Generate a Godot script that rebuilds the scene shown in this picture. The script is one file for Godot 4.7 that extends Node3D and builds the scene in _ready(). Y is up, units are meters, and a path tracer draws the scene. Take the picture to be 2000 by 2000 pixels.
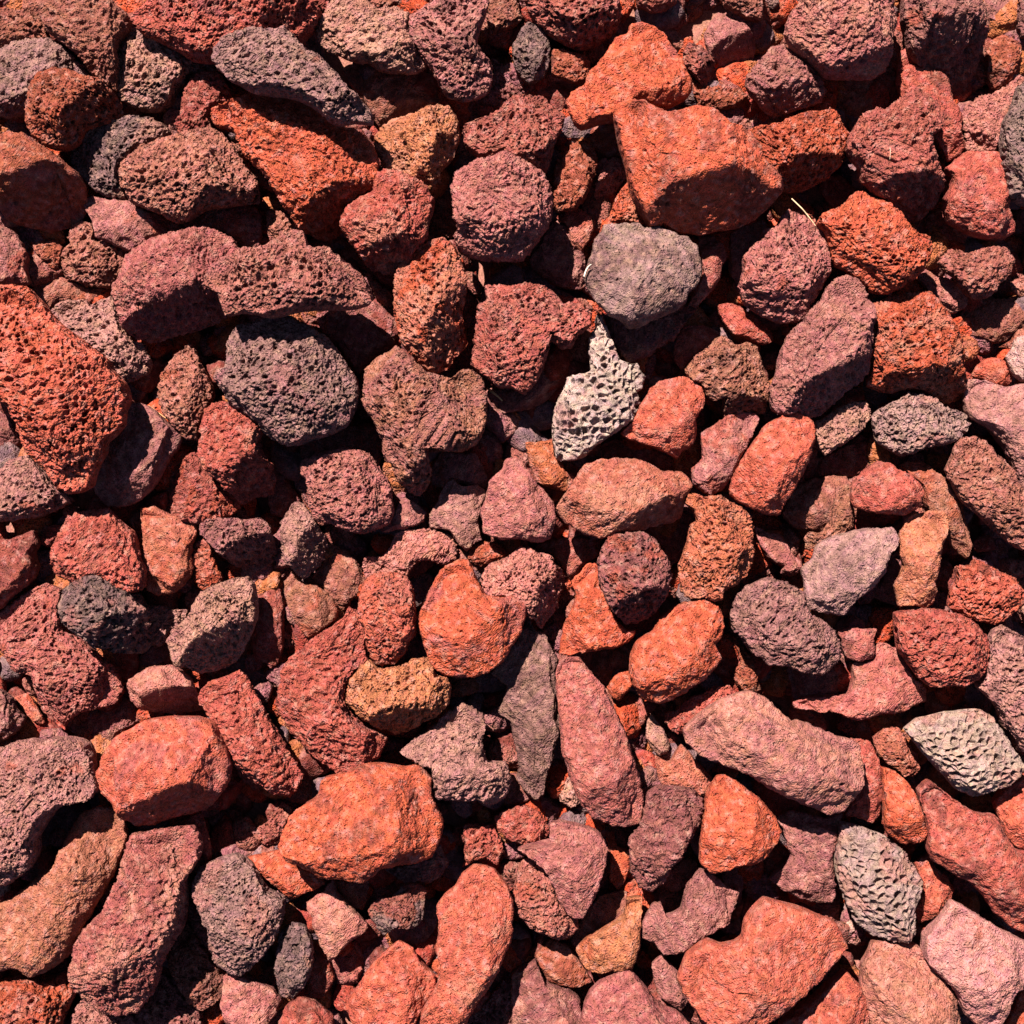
extends Node3D
# A loose bed of red, orange, mauve and grey lava rocks under a high sun, seen from straight above.
# Lengths in the table are tenths of a millimetre.

var triangles := 0
var rock_materials := {}
var low_noise := FastNoiseLite.new()
var rough_noise := FastNoiseLite.new()
var fine_noise := FastNoiseLite.new()
var patch_noise := FastNoiseLite.new()
var dust_noise := FastNoiseLite.new()
var pit_distance := FastNoiseLite.new()
var pit_value := FastNoiseLite.new()
var cell_wall := FastNoiseLite.new()

func _ready():
	# ---- camera, sky, sun, exposure
	var cam := Camera3D.new()
	cam.name = "camera"
	add_child(cam)
	cam.position = Vector3(0, 1.6, 0)
	cam.rotation_degrees = Vector3(-90, 0, 0)
	cam.fov = rad_to_deg(2.0 * atan(0.5 / 1.6))
	cam.near = 0.05
	cam.far = 200.0
	cam.current = true
	var sky_material := ProceduralSkyMaterial.new()
	sky_material.sky_top_color = Color(0.30, 0.36, 0.48)
	sky_material.sky_horizon_color = Color(0.50, 0.58, 0.68)
	sky_material.sky_curve = 0.12
	sky_material.ground_bottom_color = Color(0.20, 0.12, 0.09)
	sky_material.ground_horizon_color = Color(0.42, 0.36, 0.32)
	var sky := Sky.new()
	sky.sky_material = sky_material
	var env := Environment.new()
	env.background_mode = Environment.BG_SKY
	env.sky = sky
	env.background_energy_multiplier = 0.4
	env.tonemap_mode = Environment.TONE_MAPPER_LINEAR
	env.tonemap_exposure = 3.95
	env.sdfgi_enabled = true
	env.ssao_enabled = true
	env.ssil_enabled = true
	var world := WorldEnvironment.new()
	world.name = "world_environment"
	world.environment = env
	add_child(world)
	var sun := DirectionalLight3D.new()
	sun.name = "sun"
	sun.light_energy = 1.5
	sun.light_color = Color(1.0, 0.955, 0.90)
	sun.light_angular_distance = 0.5
	sun.shadow_enabled = true
	add_child(sun)
	sun.look_at_from_position(Vector3(-0.42, 1.12, -0.86), Vector3.ZERO, Vector3.UP)

	set_up_noise()
	set_up_materials()
	build_ground()
	var n := 0
	for row in ROCKS:
		n += 1
		build_rock(row, n)
	build_loose_bed()
	build_straws()

func set_up_noise():
	for a in [[low_noise, 11, 1.0, 3], [rough_noise, 12, 85.0, 4], [fine_noise, 13, 330.0, 2], [patch_noise, 14, 26.0, 3], [dust_noise, 15, 110.0, 3]]:
		var nz: FastNoiseLite = a[0]
		nz.noise_type = FastNoiseLite.TYPE_SIMPLEX_SMOOTH
		nz.seed = a[1]
		nz.frequency = a[2]
		nz.fractal_type = FastNoiseLite.FRACTAL_FBM
		nz.fractal_octaves = a[3]
	for a in [[pit_distance, FastNoiseLite.RETURN_DISTANCE, 180.0], [pit_value, FastNoiseLite.RETURN_CELL_VALUE, 180.0], [cell_wall, FastNoiseLite.RETURN_DISTANCE2_SUB, 130.0]]:
		var nz: FastNoiseLite = a[0]
		nz.noise_type = FastNoiseLite.TYPE_CELLULAR
		nz.seed = 31
		nz.cellular_distance_function = FastNoiseLite.DISTANCE_EUCLIDEAN
		nz.cellular_return_type = a[1]
		nz.cellular_jitter = 1.0
		nz.frequency = a[2]
		nz.fractal_type = FastNoiseLite.FRACTAL_NONE

# ---- materials: the vertex colours carry each stone's own tone; the maps add mineral grain, specks and pores
func wrapped(nz: FastNoiseLite, x: float, y: float, size: float) -> float:
	# a noise that repeats without a seam: the plane rolled into a torus
	var a := TAU * x / size
	var b := TAU * y / size
	var r := size / TAU
	return nz.get_noise_3d(r * cos(a) + 0.37 * r * cos(b), r * sin(a) + 0.93 * r * cos(b), r * sin(b))

func pore_map(size: int, layers: Array, grain: float, sd: int) -> ImageTexture:
	# round pores of several sizes punched into a grainy surface
	var h := PackedFloat32Array()
	h.resize(size * size)
	var nz := FastNoiseLite.new()
	nz.seed = sd
	nz.frequency = 0.16
	nz.fractal_octaves = 3
	for y in size:
		for x in size:
			h[y * size + x] = 0.78 + grain * wrapped(nz, x, y, size)
	var rng := RandomNumberGenerator.new()
	rng.seed = sd
	for l in layers:
		for i in int(l[0]):
			var cx := rng.randf() * size
			var cy := rng.randf() * size
			var r: float = l[1] * rng.randf_range(0.55, 1.35)
			var squash := rng.randf_range(0.6, 1.0)
			var turn := rng.randf() * PI
			var depth: float = l[2] * rng.randf_range(0.6, 1.0)
			var ri := int(ceil(r)) + 1
			for dy in range(-ri, ri + 1):
				for dx in range(-ri, ri + 1):
					var qx := cos(turn) * dx + sin(turn) * dy
					var qy := (-sin(turn) * dx + cos(turn) * dy) / squash
					var d := sqrt(qx * qx + qy * qy) / r
					if d < 1.0:
						var k := posmod(int(cy) + dy, size) * size + posmod(int(cx) + dx, size)
						h[k] = minf(h[k], h[k] * 0.4 + 0.6 * 0.78 - depth * (1.0 - d * d))
	var im := Image.create(size, size, false, Image.FORMAT_RGB8)
	for y in size:
		for x in size:
			var v := clampf(h[y * size + x], 0.0, 1.0)
			im.set_pixel(x, y, Color(v, v, v))
	return ImageTexture.create_from_image(im)

func grain_map(size: int, sd: int) -> ImageTexture:
	# mineral grain: darker and lighter crystals, a few pale specks, dusty blotches
	var a := FastNoiseLite.new()
	a.seed = sd
	a.frequency = 0.35
	a.fractal_octaves = 2
	var b := FastNoiseLite.new()
	b.seed = sd + 1
	b.frequency = 0.03
	b.fractal_octaves = 4
	var rng := RandomNumberGenerator.new()
	rng.seed = sd
	var im := Image.create(size, size, false, Image.FORMAT_RGB8)
	for y in size:
		for x in size:
			var g := 0.76 + 0.34 * wrapped(a, x, y, size) + 0.13 * wrapped(b, x, y, size) + rng.randf_range(-0.08, 0.08)
			var w := wrapped(b, y + 131.0, x + 57.0, size)
			im.set_pixel(x, y, Color(clampf(g, 0, 1), clampf(g - 0.03 + 0.05 * w, 0, 1), clampf(g - 0.02 - 0.05 * w, 0, 1)))
	for i in size * size / 700:
		var s := rng.randf_range(0.92, 1.0)
		im.set_pixel(rng.randi() % size, rng.randi() % size, Color(s, s, s * 0.97))
	return ImageTexture.create_from_image(im)

func set_up_materials():
	var grain := grain_map(512, 5)
	var maps := {
		"s": pore_map(512, [[2600, 2.6, 0.45], [250, 4.5, 0.6]], 0.26, 21),
		"r": pore_map(512, [[2400, 3.2, 0.5], [420, 6.0, 0.6]], 0.34, 22),
		"p": pore_map(512, [[2600, 3.2, 0.6], [620, 6.0, 0.75]], 0.26, 23),
		"h": pore_map(512, [[2600, 3.4, 0.65], [800, 6.6, 0.78]], 0.24, 24),
		"w": pore_map(512, [[1500, 3.0, 0.5]], 0.22, 25),
	}
	var relief := {"s": 0.38, "r": 0.42, "p": 0.42, "h": 0.42, "w": 0.22}
	for k in maps:
		var m := StandardMaterial3D.new()
		m.resource_name = "lava_" + k
		m.vertex_color_use_as_albedo = true
		m.albedo_color = Color(1, 1, 1)
		m.albedo_texture = grain
		m.roughness = 0.96
		m.metallic_specular = 0.25
		m.uv1_triplanar = true
		m.uv1_world_triplanar = true
		m.uv1_triplanar_sharpness = 3.0
		m.uv1_scale = Vector3(6.4, 6.4, 6.4)
		m.heightmap_enabled = true
		m.heightmap_texture = maps[k]
		m.heightmap_scale = relief[k]
		rock_materials[k] = m

# ---- one stone
func linear_color(c: Array) -> Vector3:
	var k := Color(c[0] / 255.0, c[1] / 255.0, c[2] / 255.0).srgb_to_linear()
	return Vector3(k.r, k.g * 1.04, k.b * 1.08) * ALBEDO_GAIN

const ALBEDO_GAIN := 0.62
const DUST := Vector3(0.46, 0.27, 0.22)
const TINTS := [[170, 105, 105], [214, 150, 125], [190, 85, 55], [110, 72, 68], [192, 122, 108]]

func stone_mesh(outline: PackedVector2Array, spine: PackedVector2Array, up: float, down: float, tex: String, color: Vector3, sd: int, step: float, shift: Vector3, broken: Array = []) -> ArrayMesh:
	var rng := RandomNumberGenerator.new()
	rng.seed = sd * 7919 + 13
	# the outline, smoothed and resampled
	var cn := outline.size()
	var fine := PackedVector2Array()
	for i in cn:
		var p0 := outline[(i + cn - 1) % cn]
		var p1 := outline[i]
		var p2 := outline[(i + 1) % cn]
		var p3 := outline[(i + 2) % cn]
		for k in 6:
			fine.append(p1.cubic_interpolate(p2, p0, p3, k / 6.0).lerp(p1.lerp(p2, k / 6.0), 0.7))
	var total := 0.0
	for i in fine.size():
		total += fine[i].distance_to(fine[(i + 1) % fine.size()])
	var n := maxi(24, int(total / step))
	var ring := PackedVector2Array()
	var walked := 0.0
	var want := 0.0
	for i in fine.size():
		var a := fine[i]
		var b := fine[(i + 1) % fine.size()]
		var l := a.distance_to(b)
		while want <= walked + l and ring.size() < n:
			ring.append(a.lerp(b, (want - walked) / maxf(l, 1e-9)))
			want += total / n
		walked += l
	n = ring.size()
	# spread along the main axis
	var mean := Vector2.ZERO
	for p in ring:
		mean += p
	mean /= n
	var sxx := 0.0
	var syy := 0.0
	var sxy := 0.0
	for p in ring:
		var q := p - mean
		sxx += q.x * q.x
		syy += q.y * q.y
		sxy += q.x * q.y
	var turn := 0.5 * atan2(2.0 * sxy, sxx - syy)
	var axis := Vector2(cos(turn), sin(turn))
	var side := Vector2(-axis.y, axis.x)
	var la := 0.0
	var lb := 0.0
	for p in ring:
		la = maxf(la, absf((p - mean).dot(axis)))
		lb = maxf(lb, absf((p - mean).dot(side)))
	var short := minf(la, lb)
	var lid := 1 if spine.size() < 3 else maxi(6, int(short / step / 2.0))
	if spine.is_empty():
		var c := mean + Vector2(rng.randf_range(-0.16, 0.04), rng.randf_range(-0.22, -0.02)) * short
		var half := maxf(0.0, la - lb * 0.9) + 0.12 * lb
		spine = PackedVector2Array([c - axis * half, c + axis * half])
	# what each outline point shrinks towards
	var goal := PackedVector2Array()
	goal.resize(n)
	for i in n:
		var best := 1e9
		for j in spine.size() - 1:
			var q := Geometry2D.get_closest_point_to_segment(ring[i], spine[j], spine[j + 1])
			var d := q.distance_squared_to(ring[i])
			if d < best:
				best = d
				goal[i] = q
	for pass_ in 2:
		var w := maxi(1, n / 24)
		var soft := PackedVector2Array()
		soft.resize(n)
		var run := Vector2.ZERO
		for i in range(-w, w + 1):
			run += goal[posmod(i, n)]
		for i in n:
			soft[i] = run / (2 * w + 1)
			run += goal[(i + w + 1) % n] - goal[posmod(i - w, n)]
		goal = soft
	for i in n:
		var best := 1e9
		var from := goal[i]
		for j in spine.size() - 1:
			var q := Geometry2D.get_closest_point_to_segment(from, spine[j], spine[j + 1])
			var d := q.distance_squared_to(from)
			if d < best:
				best = d
				goal[i] = q
	var reach := 0.0
	for i in n:
		reach += ring[i].distance_to(goal[i])
	reach /= n
	var m := maxi(5, int((reach + up) * 0.85 / step))
	var lower := maxi(3, int(m / 5.0))
	# flat faces broken off the lump
	var faces := []
	for j in 13:
		var t := rng.randf() * TAU if j > 1 else rng.randf_range(-2.9, -1.2)
		var e := deg_to_rad(rng.randf_range(12, 72) if j > 1 else rng.randf_range(62, 84))
		var nn := Vector3(cos(t) * cos(e), sin(e), sin(t) * cos(e))
		var na := Vector2(nn.x, nn.z).dot(axis)
		var nb := Vector2(nn.x, nn.z).dot(side)
		var sup := sqrt(pow(la * na, 2) + pow(lb * nb, 2) + pow(up * nn.y, 2))
		var away := maxf(0.0, Vector2(cos(t), sin(t)).dot(Vector2(0.44, 0.9)))
		faces.append([nn, sup * (lerpf(rng.randf_range(0.66, 0.93), 0.97, 0.75 * away) if j > 1 else rng.randf_range(0.62, 0.82))])
	# a larger broken face: its direction in the plan (degrees), its steepness and how far out it lies
	var cuts := []
	for f in broken:
		var t := deg_to_rad(f[0])
		var e := deg_to_rad(f[1])
		var nn := Vector3(cos(t) * cos(e), sin(e), sin(t) * cos(e))
		var na := Vector2(nn.x, nn.z).dot(axis)
		var nb := Vector2(nn.x, nn.z).dot(side)
		cuts.append([nn, sqrt(pow(la * na, 2) + pow(lb * nb, 2) + pow(up * nn.y, 2)) * f[2] * 0.01])
	var blunt := 2.0 / rng.randf_range(2.4, 3.6)
	var lumps := short * (0.11 if tex == "r" else 0.065)
	var lump_scale := 0.9 / maxf(short, 0.008)
	var rough: float = {"s": 0.0017, "r": 0.0027, "p": 0.0021, "h": 0.0021, "w": 0.0014}[tex]
	var finer: float = {"s": 0.0010, "r": 0.0013, "p": 0.0011, "h": 0.0009, "w": 0.0006}[tex]
	var pit_depth: float = {"s": 0.0024, "r": 0.0042, "p": 0.0062, "h": 0.0090, "w": 0.0}[tex]
	var pit_share: float = {"s": 0.68, "r": 0.4, "p": -0.1, "h": -0.5, "w": 2.0}[tex]
	pit_distance.frequency = {"s": 140.0, "r": 110.0, "p": 150.0, "h": 118.0, "w": 125.0}[tex]
	pit_value.frequency = pit_distance.frequency
	cell_wall.frequency = pit_distance.frequency
	var grow := minf(1.0, short / 0.03)
	rough *= grow
	pit_depth *= grow
	var tint := linear_color(TINTS[rng.randi() % TINTS.size()]).lerp(color, 0.35)
	var tint_cut := rng.randf_range(-0.05, 0.45)
	var tone := rng.randf_range(0.94, 1.06)

	# the last rows close the top: past a straight ridge they lap over it, inside a bent one they fill it in
	var heart := Vector2.ZERO
	for g in goal:
		heart += g / n
	var rows := m + lower + 1 + lid
	var v := PackedVector3Array()
	v.resize(rows * n)
	var col := PackedColorArray()
	col.resize(rows * n)
	var home := Vector3(mean.x, 0, mean.y)
	for k in rows:
		var top := k >= lower
		var a := 0.0
		if top:
			a = minf(float(k - lower) / m, 1.0) * PI * 0.5
		else:
			a = float(lower - k) / lower * PI * 0.5
		var beyond := k - lower - m
		var r := pow(maxf(cos(a), 0.0), blunt)
		if beyond > 0:
			r = -0.05 if lid == 1 else 0.0
		var z := pow(sin(a), blunt) * (up if top else -down) - (0.0004 if beyond > 0 else 0.0)
		var keep := smoothstep(0.0, 0.22, a / (PI * 0.5))
		for i in n:
			var g := goal[i]
			var o := ring[i] - g
			if beyond > 0 and lid > 1:
				g = g.lerp(heart, float(beyond) / lid)
			var p := Vector3(g.x + o.x * r, z, g.y + o.y * r)
			var out := o.normalized()
			var nr := Vector3(out.x * cos(a), sin(a) * (1.0 if top else -1.0), out.y * cos(a))
			if top:
				for f in faces:
					var d: float = (f[0] as Vector3).dot(p - home) - f[1]
					if d > 0.0:
						p -= (f[0] as Vector3) * d * 0.94 * keep
			for f in cuts:
				var fn: Vector3 = f[0]
				var lim: float = (f[1] - fn.x * (p.x - home.x) - fn.z * (p.z - home.z)) / fn.y
				if p.y > lim:
					p.y = lim - (0.0 if top else 0.002 * (lower - k))
					if top:
						nr = fn
			var q := p + shift
			var b := low_noise.get_noise_3dv(q * lump_scale) * lumps * (0.35 + 0.65 * keep)
			if top:
				var rn := rough_noise.get_noise_3dv(q)
				b += (rn if tex != "r" else 0.45 - 2.2 * absf(rn)) * rough * (0.85 + 0.15 * keep) * 1.5
				b += fine_noise.get_noise_3dv(q) * finer
				if tex == "w":
					var bent := q + Vector3(rn, -rn, rn) * 0.0012
					var wv := cell_wall.get_noise_3dv(bent) + 1.0
					var open := 0.55 + 0.45 * pit_value.get_noise_3dv(bent)
					b -= 0.0095 * open * smoothstep(0.10, 0.30, wv)
				else:
					var pv := pit_value.get_noise_3dv(q)
					if pv > pit_share:
						var pd := pit_distance.get_noise_3dv(q) + 1.0
						b -= pit_depth * (0.5 + 0.5 * pv) * (1.0 - smoothstep(0.24, 0.38, pd))
					if tex == "h" or tex == "p":
						var q2 := q * 1.9 + Vector3(0.7, 0.3, 0.1)
						if pit_value.get_noise_3dv(q2) > (-0.35 if tex == "h" else 0.0):
							b -= 0.0044 * grow * (1.0 - smoothstep(0.24, 0.42, pit_distance.get_noise_3dv(q2) + 1.0))
			v[k * n + i] = p + nr * b
			var s := patch_noise.get_noise_3dv(q)
			var c := color * tone * (1.0 + 0.22 * s)
			var s2 := patch_noise.get_noise_3dv(Vector3(q.z, q.x, q.y) * 0.8 + Vector3(3.1, 1.7, 5.3))
			c = c.lerp(tint, 0.75 * smoothstep(tint_cut, tint_cut + 0.22, s2))
			# powdery pale bloom and darker mineral in grains a few millimetres wide
			var s3 := dust_noise.get_noise_3dv(q)
			c = c.lerp(DUST, 0.42 * smoothstep(0.08, 0.5, s3)) * (1.0 - 0.30 * smoothstep(0.05, 0.45, -s3))
			col[k * n + i] = Color(c.x, c.y, c.z)
	# normals from the neighbours
	var nor := PackedVector3Array()
	nor.resize(rows * n)
	for k in rows:
		var ka := maxi(k - 1, 0) * n
		var kb := mini(k + 1, rows - 1) * n
		for i in n:
			var t := v[k * n + (i + 1) % n] - v[k * n + (i + n - 1) % n]
			var u := v[kb + i] - v[ka + i]
			nor[k * n + i] = u.cross(t).normalized()
	for i in n:
		nor[(rows - 1) * n + i] = nor[(rows - 2) * n + i] if lid == 1 else Vector3.UP
		nor[i] = nor[n + i]
	var idx := PackedInt32Array()
	idx.resize((rows - 1) * n * 6)
	var w2 := 0
	for k in rows - 1:
		for i in n:
			var a0 := k * n + i
			var a1 := k * n + (i + 1) % n
			idx[w2] = a0
			idx[w2 + 1] = a1
			idx[w2 + 2] = a0 + n
			idx[w2 + 3] = a1
			idx[w2 + 4] = a1 + n
			idx[w2 + 5] = a0 + n
			w2 += 6
	triangles += idx.size() / 3
	var arrays := []
	arrays.resize(Mesh.ARRAY_MAX)
	arrays[Mesh.ARRAY_VERTEX] = v
	arrays[Mesh.ARRAY_NORMAL] = nor
	arrays[Mesh.ARRAY_COLOR] = col
	arrays[Mesh.ARRAY_INDEX] = idx
	var mesh := ArrayMesh.new()
	mesh.add_surface_from_arrays(Mesh.PRIMITIVE_TRIANGLES, arrays)
	mesh.surface_set_material(0, rock_materials[tex])
	return mesh

func to_points(a: Array) -> PackedVector2Array:
	var out := PackedVector2Array()
	for i in a.size() / 2:
		out.append(Vector2(a[2 * i], a[2 * i + 1]) * 0.0001)
	return out

func build_rock(row: Array, n: int):
	var o := MeshInstance3D.new()
	o.name = "lava_rock" if n == 1 else "lava_rock_%03d" % (n - 1)
	o.position = Vector3(row[5], row[6], row[7]) * 0.0001
	o.mesh = stone_mesh(to_points(row[8]), to_points(row[9]), row[3] * 0.0001, row[4] * 0.0001, row[1], linear_color(row[2]), n, STEPS[row[1]], o.position, row[10])
	o.set_meta("label", row[0])
	o.set_meta("category", "lava rock")
	o.set_meta("group", "lava rocks of the loose bed")
	add_child(o)

const STEPS := {"s": 0.00175, "r": 0.0016, "p": 0.00142, "h": 0.00135, "w": 0.0011}

# ---- the setting: soil, and the small and outlying stones that nobody could count
func build_ground():
	var o := MeshInstance3D.new()
	o.name = "ground"
	var p := PlaneMesh.new()
	p.size = Vector2(60, 60)
	o.mesh = p
	var m := StandardMaterial3D.new()
	m.albedo_color = Color(0.62, 0.42, 0.36)
	m.roughness = 1.0
	m.uv1_triplanar = true
	m.uv1_world_triplanar = true
	m.uv1_scale = Vector3(4, 4, 4)
	m.albedo_texture = (rock_materials["s"] as StandardMaterial3D).albedo_texture
	o.material_override = m
	o.position.y = -0.105
	o.set_meta("kind", "structure")
	add_child(o)

func build_loose_bed():
	var bed := Node3D.new()
	bed.name = "lava_gravel"
	bed.set_meta("kind", "stuff")
	bed.set_meta("label", "dark lava gravel filling the gaps under the larger rocks")
	bed.set_meta("category", "gravel")
	add_child(bed)
	var rng := RandomNumberGenerator.new()
	rng.seed = 404
	var kinds := 7
	var spots := []
	for k in kinds:
		spots.append([])
	# under the bed in view
	for i in 4600:
		var at := Vector3(rng.randf_range(-0.62, 0.62), rng.randf_range(-0.104, -0.070), rng.randf_range(-0.62, 0.62))
		spots[rng.randi() % kinds].append([at, rng.randf_range(0.45, 1.1)])
	# the bed going on around it
	var ring := 0
	while ring < 2600:
		var at := Vector3(rng.randf_range(-1.9, 1.9), 0, rng.randf_range(-1.9, 1.9))
		var far := maxf(absf(at.x), absf(at.z))
		if far < 0.60:
			continue
		at.y = rng.randf_range(-0.09, -0.01)
		spots[rng.randi() % kinds].append([at, rng.randf_range(0.9, 2.3)])
		ring += 1
	var tones := [[198, 88, 72], [226, 96, 60], [168, 106, 108], [144, 114, 116], [176, 106, 92], [214, 128, 82], [152, 78, 68]]
	for k in kinds:
		var outline := PackedVector2Array()
		for j in 9:
			var t := TAU * j / 9.0
			outline.append(Vector2(cos(t) * 1.25, sin(t) * 0.9) * rng.randf_range(0.017, 0.025))
		var mesh := stone_mesh(outline, PackedVector2Array(), 0.015, 0.013, ["s", "p", "r"][k % 3], linear_color(tones[k]), 900 + k, 0.0042, Vector3(k, 0, 0))
		var mm := MultiMesh.new()
		mm.transform_format = MultiMesh.TRANSFORM_3D
		mm.mesh = mesh
		mm.instance_count = spots[k].size()
		for j in spots[k].size():
			var b := Basis.from_euler(Vector3(rng.randf_range(-0.5, 0.5), rng.randf() * TAU, rng.randf_range(-0.5, 0.5))).scaled(Vector3.ONE * spots[k][j][1])
			mm.set_instance_transform(j, Transform3D(b, spots[k][j][0]))
		var o := MultiMeshInstance3D.new()
		o.name = "gravel_stones"
		o.multimesh = mm
		bed.add_child(o, true)

# ---- bits of dry plant lying on the stones
func stem(called: String, label: String, category: String, path: Array, radius: float, color: Color):
	var curve := Curve3D.new()
	for i in path.size():
		var t: Vector3 = (path[mini(i + 1, path.size() - 1)] - path[maxi(i - 1, 0)]) / 6.0
		curve.add_point(path[i], -t, t)
	var pts := curve.tessellate(4, 2)
	var st := SurfaceTool.new()
	st.begin(Mesh.PRIMITIVE_TRIANGLES)
	st.set_smooth_group(0)
	var rings := []
	for i in pts.size():
		var d := (pts[mini(i + 1, pts.size() - 1)] - pts[maxi(i - 1, 0)]).normalized()
		var s := d.cross(Vector3.UP).normalized()
		var u := s.cross(d)
		var r := radius * (1.0 - 0.55 * i / float(pts.size()))
		var ring := []
		for k in 6:
			ring.append(pts[i] + (s * cos(TAU * k / 6) + u * sin(TAU * k / 6)) * r)
		rings.append(ring)
	for i in rings.size() - 1:
		for k in 6:
			var a: Vector3 = rings[i][k]
			var b: Vector3 = rings[i][(k + 1) % 6]
			var c: Vector3 = rings[i + 1][k]
			var e: Vector3 = rings[i + 1][(k + 1) % 6]
			for q in [a, b, c, b, e, c]:
				st.add_vertex(q)
	st.generate_normals()
	var m := StandardMaterial3D.new()
	m.albedo_color = color
	m.roughness = 0.7
	st.set_material(m)
	var o := MeshInstance3D.new()
	o.name = called
	o.mesh = st.commit()
	o.set_meta("label", label)
	o.set_meta("category", category)
	add_child(o)

func build_straws():
	stem("dry_grass_stem", "long pale dry grass stem lying beside the large bright orange stone", "grass stem", [Vector3(0.2800, -0.0412, -0.3139), Vector3(0.2895, -0.0398, -0.3044), Vector3(0.2972, -0.0395, -0.2951), Vector3(0.3001, -0.0194, -0.2829)], 0.0007, Color(0.72, 0.62, 0.5))
	stem("plant_fibre", "short curved white fibre on the left shoulder of the flat topped grey stone", "fibre", [Vector3(0.0699, 0.0145, -0.2279), Vector3(0.0713, 0.0145, -0.2329), Vector3(0.0738, 0.0148, -0.2373), Vector3(0.0767, 0.0164, -0.2395)], 0.0008, Color(0.78, 0.72, 0.66))
	stem("dry_twig", "short pale twig lying right of the boot shaped stone", "twig", [Vector3(-0.0244, -0.0641, -0.1253), Vector3(-0.0196, -0.0518, -0.1208), Vector3(-0.0144, -0.0478, -0.1164), Vector3(-0.0098, -0.0462, -0.1116)], 0.0014, Color(0.74, 0.62, 0.45))
	stem("plant_fibre_001", "thin pale vertical fibre on the large purple red stone", "fibre", [Vector3(0.3617, 0.0318, -0.3489), Vector3(0.3622, 0.0318, -0.3445), Vector3(0.3617, 0.0316, -0.3377)], 0.0004, Color(0.7, 0.6, 0.52))
	stem("dry_grass_stem_001", "straw coloured grass stem below the teardrop shaped brown stone", "grass stem", [Vector3(-0.3682, -0.0596, -0.1079), Vector3(-0.3568, -0.0596, -0.0996), Vector3(-0.3397, -0.0372, -0.0890)], 0.0008, Color(0.66, 0.5, 0.34))
	stem("dry_grass_stem_002", "short straw coloured stem touching the orange red knobbly stone", "grass stem", [Vector3(-0.3338, -0.0820, -0.0736), Vector3(-0.3280, -0.0820, -0.0694), Vector3(-0.3227, -0.0820, -0.0641)], 0.0008, Color(0.66, 0.48, 0.34))

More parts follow.
